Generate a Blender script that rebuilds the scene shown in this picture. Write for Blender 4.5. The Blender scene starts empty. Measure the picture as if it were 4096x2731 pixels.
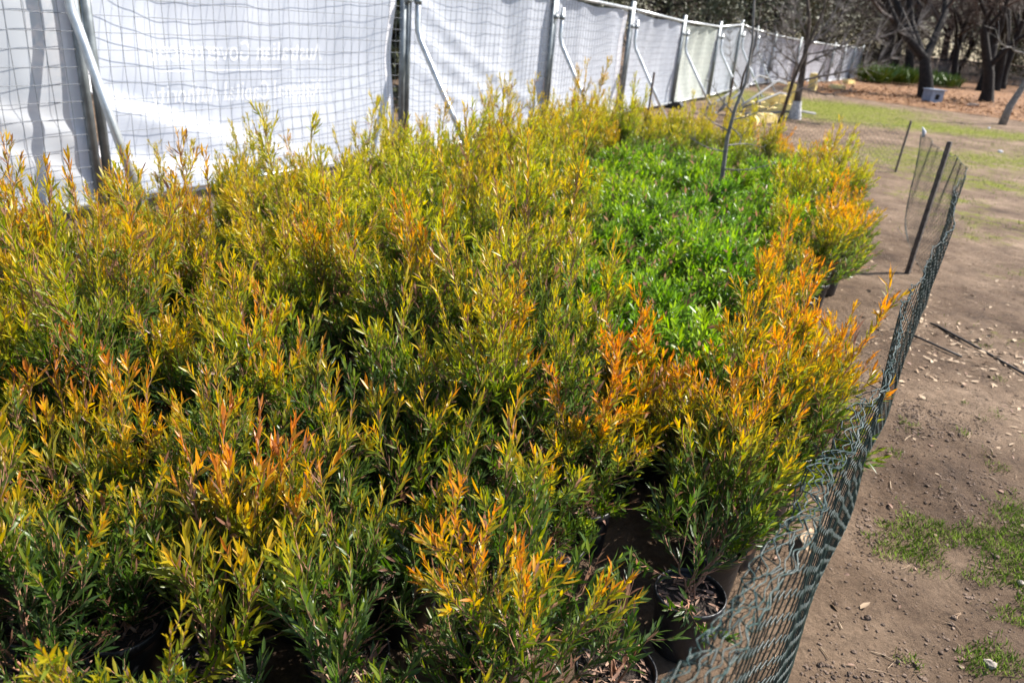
import bpy, math, random
import numpy as np
from mathutils import Vector, Matrix, noise

# ------------------------------------------------------------------ camera, world, sun
S = bpy.context.scene
COL = S.collection
CAM_H = 1.65
PITCH = math.radians(23.3)
rd0, rd1 = -0.08906, 0.99603            # image "down" of the world vertical (roll about 5 degrees)
cam_d = bpy.data.cameras.new('camera')
cam_d.sensor_width = 36.0
cam_d.lens = 26.37
cam_d.clip_start = 0.02
cam_d.clip_end = 2000
cam_d.dof.use_dof = True
cam_d.dof.focus_distance = 1.95
cam_d.dof.aperture_fstop = 4.0
cam = bpy.data.objects.new('camera', cam_d)
COL.objects.link(cam)
fwd = Vector((0, math.cos(PITCH), -math.sin(PITCH)))
R_ = Vector((1, 0, 0)); D_ = Vector((0, -math.sin(PITCH), -math.cos(PITCH)))
X_ = R_ * rd1 + D_ * rd0
Y_ = -(R_ * -rd0 + D_ * rd1)
Z_ = -fwd
cam.matrix_world = Matrix(((X_.x, Y_.x, Z_.x, 0), (X_.y, Y_.y, Z_.y, 0), (X_.z, Y_.z, Z_.z, CAM_H), (0, 0, 0, 1)))
S.camera = cam

SUN_EL = math.radians(46)
SUN_AZ = math.radians(71)               # from +Y towards +X
sdir = Vector((math.sin(SUN_AZ) * math.cos(SUN_EL), math.cos(SUN_AZ) * math.cos(SUN_EL), math.sin(SUN_EL)))
W = bpy.data.worlds.new('World'); S.world = W; W.use_nodes = True
wn = W.node_tree.nodes; wl = W.node_tree.links
bg = wn['Background']
sky = wn.new('ShaderNodeTexSky'); sky.sky_type = 'NISHITA'; sky.sun_disc = False
sky.sun_elevation = SUN_EL; sky.sun_rotation = SUN_AZ
wl.new(sky.outputs[0], bg.inputs[0]); bg.inputs[1].default_value = 0.10
sun_d = bpy.data.lights.new('sun', 'SUN'); sun_d.energy = 5.0; sun_d.angle = math.radians(0.5); sun_d.color = (1.0, 0.95, 0.88)
sun = bpy.data.objects.new('sun', sun_d); COL.objects.link(sun)
sun.rotation_euler = sdir.to_track_quat('Z', 'Y').to_euler()
S.view_settings.view_transform = 'Standard'; S.view_settings.look = 'None'
S.view_settings.gamma = 1; S.view_settings.exposure = 1.25
S.render.engine = 'CYCLES'
S.cycles.max_bounces = 8; S.cycles.transparent_max_bounces = 16
S.cycles.use_denoising = True

rng = np.random.default_rng(7)
random.seed(7)

# ------------------------------------------------------------------ object helpers
def tag(o, label=None, cat=None, group=None, kind=None):
    if label: o['label'] = label
    if cat: o['category'] = cat
    if group: o['group'] = group
    if kind: o['kind'] = kind
    return o

def thing(name, label, cat, loc=(0, 0, 0), rz=0.0, group=None):
    o = bpy.data.objects.new(name, None); COL.objects.link(o)
    o.empty_display_size = 0.1
    o.location = loc; o.rotation_euler = (0, 0, rz)
    return tag(o, label, cat, group)

def link_mesh(name, me, parent=None):
    o = bpy.data.objects.new(name, me); COL.objects.link(o)
    if parent: o.parent = parent
    return o

def copy_tree(o, parent=None):
    c = o.copy(); COL.objects.link(c)
    if parent: c.parent = parent
    for ch in list(o.children): copy_tree(ch, c)
    return c

class MB:
    """collects tubes, boxes, plates into one mesh"""
    def __init__(s): s.v = []; s.f = []
    def add(s, vs, fs):
        b = len(s.v); s.v.extend([tuple(p) for p in vs]); s.f.extend([tuple(b + i for i in f) for f in fs])
    def tube(s, pts, rad, n=6, cap=True):
        pts = [Vector(p) for p in pts]
        if not hasattr(rad, '__len__'): rad = [rad] * len(pts)
        vs = []; fs = []; ref = None
        for i, p in enumerate(pts):
            d = (pts[min(i + 1, len(pts) - 1)] - pts[max(i - 1, 0)])
            if d.length < 1e-9: d = Vector((0, 0, 1))
            d.normalize()
            if ref is None: ref = Vector((1, 0, 0)) if abs(d.x) < .8 else Vector((0, 1, 0))
            a = d.cross(ref); a.normalize(); b = d.cross(a); ref = -b if False else ref
            for k in range(n):
                t = 2 * math.pi * k / n
                vs.append(p + (a * math.cos(t) + b * math.sin(t)) * rad[i])
        for i in range(len(pts) - 1):
            for k in range(n):
                k2 = (k + 1) % n
                fs.append((i * n + k, i * n + k2, (i + 1) * n + k2, (i + 1) * n + k))
        if cap:
            fs.append(tuple(range(n))[::-1]); fs.append(tuple((len(pts) - 1) * n + k for k in range(n)))
        s.add(vs, fs); return s
    def box(s, c, size, M=None):
        x, y, z = [q / 2 for q in size]
        vs = [Vector((sx * x, sy * y, sz * z)) for sx in (-1, 1) for sy in (-1, 1) for sz in (-1, 1)]
        if M is not None: vs = [M @ q for q in vs]
        c = Vector(c); vs = [q + c for q in vs]
        s.add(vs, [(0, 1, 3, 2), (4, 6, 7, 5), (0, 4, 5, 1), (2, 3, 7, 6), (0, 2, 6, 4), (1, 5, 7, 3)]); return s
    def lathe(s, prof, n=32, c=(0, 0, 0), wob=0):
        vs = []; fs = []
        for i, (r, z) in enumerate(prof):
            for k in range(n):
                t = 2 * math.pi * k / n
                rr = r * (1 + wob * math.sin(2 * t + .5))
                vs.append((c[0] + rr * math.cos(t), c[1] + rr * math.sin(t), c[2] + z))
        for i in range(len(prof) - 1):
            for k in range(n):
                k2 = (k + 1) % n
                fs.append((i * n + k, i * n + k2, (i + 1) * n + k2, (i + 1) * n + k))
        s.add(vs, fs); return s
    def mesh(s, name, m, smooth=True):
        me = bpy.data.meshes.new(name); me.from_pydata(s.v, [], s.f); me.update()
        if m: me.materials.append(m)
        if smooth: me.shade_smooth()
        return me
    def build(s, name, m, parent=None, smooth=True):
        return link_mesh(name, s.mesh(name, m, smooth), parent)

def np_mesh(name, V, loops, starts, mat, attrs=None, smooth=False):
    me = bpy.data.meshes.new(name)
    me.vertices.add(len(V)); me.vertices.foreach_set('co', np.ascontiguousarray(V, dtype=np.float32).ravel())
    me.loops.add(len(loops)); me.loops.foreach_set('vertex_index', np.ascontiguousarray(loops, dtype=np.int32))
    me.polygons.add(len(starts)); me.polygons.foreach_set('loop_start', np.ascontiguousarray(starts, dtype=np.int32))
    me.update(calc_edges=True)
    me.validate()
    for k, a in (attrs or {}).items():
        at = me.attributes.new(k, 'FLOAT', 'POINT'); at.data.foreach_set('value', np.ascontiguousarray(a, dtype=np.float32))
    if mat: me.materials.append(mat)
    if smooth: me.shade_smooth()
    return me

def nrm(a): return a / np.maximum(np.linalg.norm(a, axis=-1, keepdims=True), 1e-9)

def leaves_np(P, A, N, L, Wd, lod=0):
    """lance-shaped folded leaves; returns V, loops, starts, verts-per-leaf"""
    A = nrm(A); B = nrm(np.cross(A, N)); N = np.cross(B, A)
    L = L[:, None]; Wd = Wd[:, None]
    if lod == 0:
        T = [(0, 0, 0), (.28, -.42, .10), (.28, 0, 0), (.28, .42, .10), (.62, -.40, .06), (.62, 0, -.05), (.62, .40, .06), (1, 0, -.16)]
        F = [(0, 2, 1), (0, 3, 2), (1, 2, 5, 4), (2, 3, 6, 5), (4, 5, 7), (5, 6, 7)]
    else:
        T = [(0, 0, 0), (.45, -.46, .08), (1, 0, -.1), (.45, .46, .08)]
        F = [(0, 2, 1), (0, 3, 2)]
    cu = np.random.default_rng(len(P)).normal(.0, .13, (len(P), 1))
    V = np.stack([P + A * L * a + B * Wd * b + N * (Wd * 1.2 * c + L * cu * a * a) for a, b, c in T], 1)
    n = len(P); k = len(T)
    flat = np.array([i for f in F for i in f]); off = (np.arange(n) * k)[:, None]
    loops = (flat[None] + off).ravel()
    sz = np.array([len(f) for f in F]); st = np.concatenate([[0], np.cumsum(sz)[:-1]])
    starts = (st[None] + (np.arange(n) * sz.sum())[:, None]).ravel()
    return V.reshape(-1, 3), loops, starts, k

def seg_tubes(P0, P1, r, n=4):
    P0 = np.asarray(P0, float); P1 = np.asarray(P1, float)
    d = nrm(P1 - P0)
    ref = np.where(np.abs(d[:, 2:3]) < .9, np.array([[0, 0, 1.]]), np.array([[1., 0, 0]]))
    a = nrm(np.cross(d, ref)); b = np.cross(d, a)
    r = np.broadcast_to(np.asarray(r, float), (len(P0),))[:, None]
    ring = []
    for k in range(n):
        t = 2 * math.pi * k / n
        ring.append((a * math.cos(t) + b * math.sin(t)) * r)
    V = np.stack([P0 + q for q in ring] + [P1 + q for q in ring], 1).reshape(-1, 3)
    F = np.array([[k, (k + 1) % n, n + (k + 1) % n, n + k] for k in range(n)]).ravel()
    loops = (F[None] + (np.arange(len(P0)) * 2 * n)[:, None]).ravel()
    starts = np.arange(len(P0) * n) * 4
    return V, loops, starts

# ------------------------------------------------------------------ materials
def mat(name, col, rough=.6, metal=0.0, var=0.0, vscale=20.0, bump=0.0, bscale=60.0, spec=.5, col2=None, detail=6.0):
    m = bpy.data.materials.new(name); m.use_nodes = True
    nt = m.node_tree; b = nt.nodes['Principled BSDF']
    b.inputs['Base Color'].default_value = (*col, 1); b.inputs['Roughness'].default_value = rough
    b.inputs['Metallic'].default_value = metal; b.inputs['Specular IOR Level'].default_value = spec
    if var or col2:
        tc = nt.nodes.new('ShaderNodeTexCoord'); nz = nt.nodes.new('ShaderNodeTexNoise')
        nz.inputs['Scale'].default_value = vscale; nz.inputs['Detail'].default_value = detail
        nt.links.new(tc.outputs['Object'], nz.inputs['Vector'])
        rp = nt.nodes.new('ShaderNodeValToRGB')
        c2 = col2 or tuple(min(1, c * (1 + var)) for c in col); c1 = tuple(c * (1 - var) for c in col) if not col2 else col
        rp.color_ramp.elements[0].color = (*c1, 1); rp.color_ramp.elements[1].color = (*c2, 1)
        rp.color_ramp.elements[0].position = .35; rp.color_ramp.elements[1].position = .65
        nt.links.new(nz.outputs['Fac'], rp.inputs[0]); nt.links.new(rp.outputs[0], b.inputs['Base Color'])
    if bump:
        tc = nt.nodes.new('ShaderNodeTexCoord'); nz = nt.nodes.new('ShaderNodeTexNoise')
        nz.inputs['Scale'].default_value = bscale; nz.inputs['Detail'].default_value = 8
        nt.links.new(tc.outputs['Object'], nz.inputs['Vector'])
        bm = nt.nodes.new('ShaderNodeBump'); bm.inputs['Strength'].default_value = bump; bm.inputs['Distance'].default_value = .02
        nt.links.new(nz.outputs['Fac'], bm.inputs['Height']); nt.links.new(bm.outputs[0], b.inputs['Normal'])
    return m

def ramp(nt, stops):
    rp = nt.nodes.new('ShaderNodeValToRGB'); cr = rp.color_ramp
    while len(cr.elements) < len(stops): cr.elements.new(.5)
    for e, (p, c) in zip(cr.elements, stops): e.position = p; e.color = (*c, 1)
    return rp

def leaf_material():
    m = bpy.data.materials.new('bottlebrush_leaf'); m.use_nodes = True
    nt = m.node_tree; b = nt.nodes['Principled BSDF']; out = nt.nodes['Material Output']; L = nt.links.new
    at = nt.nodes.new('ShaderNodeAttribute'); at.attribute_name = 'tip'
    ar = nt.nodes.new('ShaderNodeAttribute'); ar.attribute_name = 'rnd'
    oi = nt.nodes.new('ShaderNodeObjectInfo'); sep = nt.nodes.new('ShaderNodeSeparateColor'); L(oi.outputs['Color'], sep.inputs[0])
    def M(op, a, c=None, d=None):
        n = nt.nodes.new('ShaderNodeMath'); n.operation = op
        for i, q in enumerate((a, c, d)):
            if q is None: continue
            if hasattr(q, 'links'): L(q, n.inputs[i])
            else: n.inputs[i].default_value = q
        return n.outputs[0]
    # object colour: red = how orange, green = how far the tips turned, blue = overall paleness
    f = M('ADD', at.outputs['Fac'], M('MULTIPLY', M('SUBTRACT', sep.outputs[1], .5), .9))
    f = M('ADD', f, M('MULTIPLY', M('SUBTRACT', ar.outputs['Fac'], .5), .34))
    r1 = ramp(nt, [(0, (.030, .068, .012)), (.28, (.075, .145, .013)), (.52, (.185, .245, .011)), (.76, (.34, .37, .010)), (1, (.50, .43, .014))])
    r2 = ramp(nt, [(0, (.028, .062, .012)), (.28, (.068, .130, .013)), (.52, (.165, .190, .010)), (.70, (.42, .31, .008)), (.86, (.60, .33, .009)), (1, (.60, .19, .013))])
    r3 = ramp(nt, [(0, (.022, .070, .008)), (.4, (.072, .180, .009)), (.8, (.150, .30, .011)), (1, (.24, .37, .015))])
    L(f, r1.inputs[0]); L(f, r2.inputs[0]); L(f, r3.inputs[0])
    mx = nt.nodes.new('ShaderNodeMix'); mx.data_type = 'RGBA'; L(sep.outputs[0], mx.inputs[0]); L(r1.outputs[0], mx.inputs[6]); L(r2.outputs[0], mx.inputs[7])
    mg = nt.nodes.new('ShaderNodeMix'); mg.data_type = 'RGBA'; L(sep.outputs[2], mg.inputs[0]); L(mx.outputs[2], mg.inputs[6]); L(r3.outputs[0], mg.inputs[7])
    # a few dried leaves
    dry = M('GREATER_THAN', ar.outputs['Fac'], .965)
    md = nt.nodes.new('ShaderNodeMix'); md.data_type = 'RGBA'; L(dry, md.inputs[0]); L(mg.outputs[2], md.inputs[6]); md.inputs[7].default_value = (.26, .13, .085, 1)
    tcl = nt.nodes.new('ShaderNodeTexCoord'); sp = nt.nodes.new('ShaderNodeTexNoise'); sp.inputs['Scale'].default_value = 160; sp.inputs['Detail'].default_value = 3
    L(tcl.outputs['Object'], sp.inputs['Vector']); spr = ramp(nt, [(.66, (0, 0, 0)), (.72, (1, 1, 1))]); L(sp.outputs['Fac'], spr.inputs[0])
    ms0 = nt.nodes.new('ShaderNodeMix'); ms0.data_type = 'RGBA'; L(M('MULTIPLY', spr.outputs[0], .75), ms0.inputs[0]); L(md.outputs[2], ms0.inputs[6]); ms0.inputs[7].default_value = (.13, .045, .02, 1); md = ms0
    # paler greyish underside
    geo = nt.nodes.new('ShaderNodeNewGeometry')
    mb = nt.nodes.new('ShaderNodeMix'); mb.data_type = 'RGBA'; L(M('MULTIPLY', geo.outputs['Backfacing'], .18), mb.inputs[0]); L(md.outputs[2], mb.inputs[6]); mb.inputs[7].default_value = (.20, .22, .15, 1)
    col = mb.outputs[2]
    L(col, b.inputs['Base Color']); b.inputs['Roughness'].default_value = .38; b.inputs['Specular IOR Level'].default_value = .55
    tr = nt.nodes.new('ShaderNodeBsdfTranslucent')
    hs = nt.nodes.new('ShaderNodeHueSaturation'); hs.inputs['Saturation'].default_value = 1.1; hs.inputs['Value'].default_value = 1.35; L(col, hs.inputs['Color']); L(hs.outputs[0], tr.inputs[0])
    ms = nt.nodes.new('ShaderNodeMixShader'); ms.inputs[0].default_value = .5
    L(b.outputs[0], ms.inputs[1]); L(tr.outputs[0], ms.inputs[2]); L(ms.outputs[0], out.inputs[0])
    return m

def cloth_material(name, col, see=.06, trans=.35, dirt=0.0):
    m = bpy.data.materials.new(name); m.use_nodes = True
    nt = m.node_tree; b = nt.nodes['Principled BSDF']; out = nt.nodes['Material Output']; L = nt.links.new
    b.inputs['Base Color'].default_value = (*col, 1); b.inputs['Roughness'].default_value = .55; b.inputs['Specular IOR Level'].default_value = .3
    tc = nt.nodes.new('ShaderNodeTexCoord'); nz = nt.nodes.new('ShaderNodeTexNoise'); nz.inputs['Scale'].default_value = 2.2; nz.inputs['Detail'].default_value = 5
    L(tc.outputs['Object'], nz.inputs['Vector'])
    rp = ramp(nt, [(.3, tuple(c * (1 - dirt) for c in col)), (.7, col)]); L(nz.outputs['Fac'], rp.inputs[0]); L(rp.outputs[0], b.inputs['Base Color'])
    tr = nt.nodes.new('ShaderNodeBsdfTranslucent'); L(rp.outputs[0], tr.inputs[0])
    tp = nt.nodes.new('ShaderNodeBsdfTransparent')
    m1 = nt.nodes.new('ShaderNodeMixShader'); m1.inputs[0].default_value = trans; L(b.outputs[0], m1.inputs[1]); L(tr.outputs[0], m1.inputs[2])
    m2 = nt.nodes.new('ShaderNodeMixShader'); m2.inputs[0].default_value = see; L(m1.outputs[0], m2.inputs[1]); L(tp.outputs[0], m2.inputs[2])
    L(m2.outputs[0], out.inputs[0])
    return m

def ground_material():
    m = bpy.data.materials.new('bare_soil'); m.use_nodes = True
    nt = m.node_tree; b = nt.nodes['Principled BSDF']; L = nt.links.new
    tc = nt.nodes.new('ShaderNodeTexCoord')
    def nz(scale, det=8, rough=.6):
        n = nt.nodes.new('ShaderNodeTexNoise'); n.inputs['Scale'].default_value = scale; n.inputs['Detail'].default_value = det; n.inputs['Roughness'].default_value = rough
        L(tc.outputs['Object'], n.inputs['Vector']); return n.outputs['Fac']
    big = ramp(nt, [(.28, (.064, .039, .024)), (.42, (.135, .087, .054)), (.56, (.230, .158, .103)), (.72, (.36, .26, .178))]); L(nz(1.3, 10, .68), big.inputs[0])
    fine = ramp(nt, [(.3, (.45, .42, .40)), (.5, (1, 1, 1)), (.72, (1.25, 1.22, 1.2))]); L(nz(38, 10, .75), fine.inputs[0])
    mx = nt.nodes.new('ShaderNodeMix'); mx.data_type = 'RGBA'; mx.blend_type = 'MULTIPLY'; mx.inputs[0].default_value = .85
    L(big.outputs[0], mx.inputs[6]); L(fine.outputs[0], mx.inputs[7])
    mott = ramp(nt, [(.34, (.42, .39, .37)), (.46, (.92, .91, .90)), (.7, (1.18, 1.17, 1.16))]); L(nz(7.5, 12, .72), mott.inputs[0])
    mm = nt.nodes.new('ShaderNodeMix'); mm.data_type = 'RGBA'; mm.blend_type = 'MULTIPLY'; mm.inputs[0].default_value = .8
    L(mx.outputs[2], mm.inputs[6]); L(mott.outputs[0], mm.inputs[7]); mx = mm
    # pale grit
    gr = ramp(nt, [(.70, (0, 0, 0)), (.76, (1, 1, 1))]); L(nz(120, 4, .6), gr.inputs[0])
    mg0 = nt.nodes.new('ShaderNodeMix'); mg0.data_type = 'RGBA'; L(gr.outputs[0], mg0.inputs[0]); L(mx.outputs[2], mg0.inputs[6]); mg0.inputs[7].default_value = (.36, .28, .21, 1)
    # thin moss and grass film
    at = nt.nodes.new('ShaderNodeAttribute'); at.attribute_name = 'moss'
    gcol = ramp(nt, [(.3, (.095, .105, .008)), (.55, (.17, .18, .012)), (.8, (.23, .23, .03))]); L(nz(9, 8, .7), gcol.inputs[0])
    ad = nt.nodes.new('ShaderNodeMath'); ad.operation = 'MULTIPLY_ADD'; L(nz(4.5, 9, .72), ad.inputs[0]); ad.inputs[1].default_value = 2.3; ad.inputs[2].default_value = -1.68
    ad2 = nt.nodes.new('ShaderNodeMath'); ad2.operation = 'ADD'; L(ad.outputs[0], ad2.inputs[0]); L(at.outputs['Fac'], ad2.inputs[1])
    gm = ramp(nt, [(.0, (0, 0, 0)), (.34, (1, 1, 1))]); L(ad2.outputs[0], gm.inputs[0])
    mg = nt.nodes.new('ShaderNodeMix'); mg.data_type = 'RGBA'; L(gm.outputs[0], mg.inputs[0]); L(mg0.outputs[2], mg.inputs[6]); L(gcol.outputs[0], mg.inputs[7])
    L(mg.outputs[2], b.inputs['Base Color']); b.inputs['Roughness'].default_value = .9; b.inputs['Specular IOR Level'].default_value = .25
    bm = nt.nodes.new('ShaderNodeBump'); bm.inputs['Strength'].default_value = 1.0; bm.inputs['Distance'].default_value = .04
    L(nz(34, 14, .78), bm.inputs['Height']); L(bm.outputs[0], b.inputs['Normal'])
    return m

M = {}
M['leaf'] = leaf_material()
M['stem'] = mat('bark_stem', (.27, .135, .08), .8, var=.35, vscale=30)
M['pot'] = mat('black_pot_plastic', (.016, .016, .018), .42, var=.5, vscale=18, bump=.15, bscale=30)
M['potsoil'] = mat('potting_mix', (.030, .019, .013), .95, var=.6, vscale=60, bump=1.0, bscale=90)
M['litter'] = mat('dry_leaf_litter', (.17, .085, .055), .75, col2=(.30, .19, .13), vscale=40)
M['galv'] = mat('galvanised_steel', (.50, .52, .53), .42, metal=.75, var=.16, vscale=14)
M['galv_dark'] = mat('weathered_steel', (.20, .22, .23), .5, metal=.6, var=.25, vscale=10)
M['wire'] = mat('galvanised_wire', (.13, .14, .155), .5, metal=.5, var=.2)
M['net'] = mat('green_coated_wire', (.006, .017, .015), .40, var=.25, vscale=40, spec=.35)
M['net_top'] = mat('worn_coated_wire', (.016, .042, .038), .42, var=.3, vscale=40, spec=.4)
M['stake'] = mat('grey_timber_stake', (.085, .070, .060), .85, var=.4, vscale=25, bump=.5)
M['rust'] = mat('rusty_picket', (.06, .035, .025), .8, var=.4)
M['soil'] = ground_material()
M['cloth'] = cloth_material('white_banner_cloth', (.73, .765, .84), see=.03, trans=.48, dirt=.06)
M['cloth_thin'] = cloth_material('thin_banner_cloth', (.66, .69, .73), see=.17, trans=.45, dirt=.10)
M['cloth_grey'] = cloth_material('grey_banner_cloth', (.70, .71, .77), see=.03, trans=.45, dirt=.12)
M['cloth_green'] = cloth_material('tinted_banner_cloth', (.66, .70, .64), see=.05, trans=.25, dirt=.15)
M['hem'] = cloth_material('banner_hem_cloth', (.84, .83, .86), see=.0, trans=.2, dirt=.04)
M['letter'] = cloth_material('white_print', (.93, .94, .97), see=.0, trans=.40, dirt=.03)
M['yellow'] = mat('yellow_plastic', (.78, .60, .24), .55, var=.2, vscale=6)
M['black'] = mat('black_rubber_and_shade', (.018, .018, .018), .7, var=.4)
M['chip'] = mat('wood_chip', (.26, .17, .10), .85, col2=(.48, .36, .24), vscale=7)
M['mulch'] = mat('mulch_floor', (.10, .042, .014), .95, col2=(.25, .120, .042), vscale=2.2, bump=1.0, bscale=14, detail=10)
M['mulch_chip'] = mat('mulch_chip', (.18, .075, .024), .85, col2=(.36, .19, .075), vscale=.8)
M['bark_dark'] = mat('dark_bark', (.016, .012, .010), .95, var=.5, vscale=9, bump=1.0, bscale=22)
M['bark_mid'] = mat('brown_bark', (.068, .050, .038), .95, var=.45, vscale=9, bump=.8, bscale=22)
M['bark_pale'] = mat('pale_bark', (.19, .17, .155), .85, var=.35, vscale=14, bump=.5, bscale=40)
M['bark_white'] = mat('limewashed_bark', (.42, .41, .41), .85, var=.35, vscale=18, bump=.5, bscale=40)
M['twig'] = mat('bare_twigs', (.060, .042, .033), .9, var=.4, vscale=2)
M['twig_grey'] = mat('grey_twigs', (.15, .13, .12), .85, var=.4, vscale=3)
M['evergreen'] = mat('dark_evergreen', (.030, .038, .014), .6, col2=(.060, .066, .022), vscale=1.2)
M['olive_leaf'] = mat('olive_leaves', (.045, .046, .016), .7, col2=(.085, .080, .028), vscale=1.0)
M['strap'] = mat('strap_leaf', (.075, .14, .012), .5, col2=(.17, .25, .022), vscale=5)
M['grass'] = mat('grass_blade', (.10, .17, .012), .8, col2=(.19, .27, .022), vscale=7, spec=.15)
M['bluebox'] = mat('blue_grey_paint', (.20, .25, .34), .55, var=.15, vscale=8)
M['paling'] = mat('weathered_paling', (.20, .19, .185), .9, var=.35, vscale=3, bump=.4)
M['rail'] = mat('dark_rail', (.03, .034, .04), .7, var=.3)
M['white'] = mat('dull_white', (.45, .45, .47), .8, var=.25)
M['old_steel'] = mat('old_grey_steel', (.17, .17, .175), .8, var=.25)
M['hose'] = mat('black_irrigation_pipe', (.022, .020, .019), .6, var=.4)
M['clod'] = mat('soil_clod', (.10, .066, .046), .95, col2=(.20, .14, .10), vscale=25, bump=.8, bscale=80)
M['stone'] = mat('pale_stone', (.30, .25, .21), .85, var=.25, vscale=20, bump=.5)

# ------------------------------------------------------------------ ground
def fence_side(x, y): return 0
MOSS = [  # x, y, rx, ry, strength
    
    (5.2, 6.2, 1.0, .6, .55), (4.6, 7.6, .9, .5, .6), (4.2, 5.4, .5, .35, .55), (6.3, 8.4, 1.0, .5, .55), (8.2, 13.8, 3.4, 1.2, .9), (6.0, 12.6, 1.8, 1.0, .85),
    (6.8, 11.2, 1.6, .8, .85), (5.2, 8.4, .8, .5, .7), (4.4, 6.2, .6, .4, .6), (3.9, 10.9, .8, .8, .8), (9.5, 11.5, 2, .8, .7), (10.5, 19.2, 4.2, 1.4, 1.0), (8.0, 20.5, 3.6, 2.6, 1.0), (12.0, 16.2, 4.0, 1.0, .9), (9.0, 24.0, 3.5, 2.6, 1.0), (6.5, 25, 2.5, 3, .9), (5.2, 9.6, .9, .7, .75), (3.5, 4.6, .6, .35, .5), (7.2, 10.4, 1.2, .5, .6), (14, 14, 3, 1.2, .7)]
NEARG = [(2.0, 2.2, .42, .34, 1.0), (1.62, 2.35, .26, .17, .95), (2.05, 1.80, .30, .40, 1.0), (1.52, 1.72, .10, .09, .75), (2.5, 2.4, .3, .25, .8), (1.62, 2.95, .10, .12, .7), (1.75, 2.2, .12, .1, .7)]
def near_grass(x, y):
    return max(s * math.exp(-(((x - cx) / rx) ** 2 + ((y - cy) / ry) ** 2) * .7) for cx, cy, rx, ry, s in NEARG)
def moss_at(x, y):
    m = 0
    for cx, cy, rx, ry, s in MOSS:
        d = ((x - cx) / rx) ** 2 + ((y - cy) / ry) ** 2
        m = max(m, s * math.exp(-d * .7))
    return m
def ground_h(x, y):
    if y > 14 or x < -3.5 or x > 9 or y < -1: return 0.0
    e = min(1, max(0, (14 - y) / 5)) * min(1, max(0, (9 - x) / 3))
    a = noise.noise((x * .8, y * .8, 3.1)) * .018
    b = noise.fractal((x * 5, y * 5, 1.7), 1.0, 2.0, 4) * .015
    t = max(0, noise.noise((x * 1.3 + 5, y * 1.3, 8.0)) + .15)
    c = max(0, noise.fractal((x * 16, y * 16, 5.5), .9, 2.1, 4)) * .024 * t
    return (a + b + c) * e
def axis(lo, hi, f0, f1, step):
    a = [f0]
    while a[-1] < f1: a.append(a[-1] + step)
    s = step; b = a[-1]
    while b < hi: s *= 1.16; b += s; a.append(b)
    s = step; b = f0; pre = []
    while b > lo: s *= 1.16; b -= s; pre.append(b)
    return pre[::-1] + a
xs = axis(-420, 420, .6, 4.2, .022); ys = axis(-60, 520, 1.2, 5.6, .022)
nx, ny = len(xs), len(ys)
gv = np.zeros((ny, nx, 3)); gm = np.zeros((ny, nx))
for j, y in enumerate(ys):
    for i, x in enumerate(xs):
        gv[j, i] = (x, y, ground_h(x, y)); gm[j, i] = moss_at(x, y)
idx = np.arange(ny * nx).reshape(ny, nx)
q = np.stack([idx[:-1, :-1], idx[:-1, 1:], idx[1:, 1:], idx[1:, :-1]], -1).reshape(-1)
gme = np_mesh('ground', gv.reshape(-1, 3), q, np.arange(len(q) // 4) * 4, M['soil'], {'moss': gm.ravel()}, smooth=True)
tag(link_mesh('ground', gme), kind='structure')

# mulch bed beyond the grass
def mulch_edge(x):                       # y of its near edge
    pts = [(9.0, 37.0), (10.4, 30.2), (12.0, 27.4), (14.9, 24.4), (20, 21.0), (40, 14)]
    for (x0, y0), (x1, y1) in zip(pts, pts[1:]):
        if x0 <= x <= x1: return y0 + (y1 - y0) * (x - x0) / (x1 - x0)
    return 14 if x > 40 else 38
mv = []; mf = []
mxs = np.linspace(9.0, 60, 90)
for x in mxs:
    y0 = mulch_edge(x) + .35 * noise.noise((x * .9, 2, 0))
    for t in np.linspace(0, 1, 40):
        y = y0 + (80 - y0) * t ** 1.6
        z = .006 + min(1, t * 12) * (.05 + .03 * noise.noise((x * .8, y * .8, 0)))
        mv.append((x, y, z))
for i in range(len(mxs) - 1):
    for j in range(39): a = i * 40 + j; mf.append((a, a + 40, a + 41, a + 1))
b = MB(); b.v = mv; b.f = mf
tag(b.build('mulch_bed', M['mulch']), kind='structure')
def scatter_chips(name, mt, pts, size, label, cat):
    n = len(pts)
    P = np.array(pts); ang = rng.uniform(0, 6.28, n); s = size * rng.uniform(.5, 1.6, n)
    A = np.stack([np.cos(ang), np.sin(ang), rng.uniform(-.3, .35, n)], 1)
    N = nrm(np.stack([rng.normal(0, .35, n), rng.normal(0, .35, n), np.ones(n)], 1))
    V, lo, st, k = leaves_np(P, A, N, s, s * rng.uniform(.25, .6, n), 0)
    return tag(link_mesh(name, np_mesh(name, V, lo, st, mt)), label, cat, kind='stuff')
pts = []
while len(pts) < 14000:
    x = random.uniform(9.5, 36); y = mulch_edge(x) + abs(random.gauss(0, 9)) - .5
    if y < 62: pts.append((x, y, .07 + random.uniform(0, .03)))
scatter_chips('mulch_chips', M['mulch_chip'], pts, .12, 'orange brown bark mulch covering the ground under the trees', 'mulch')

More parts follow.
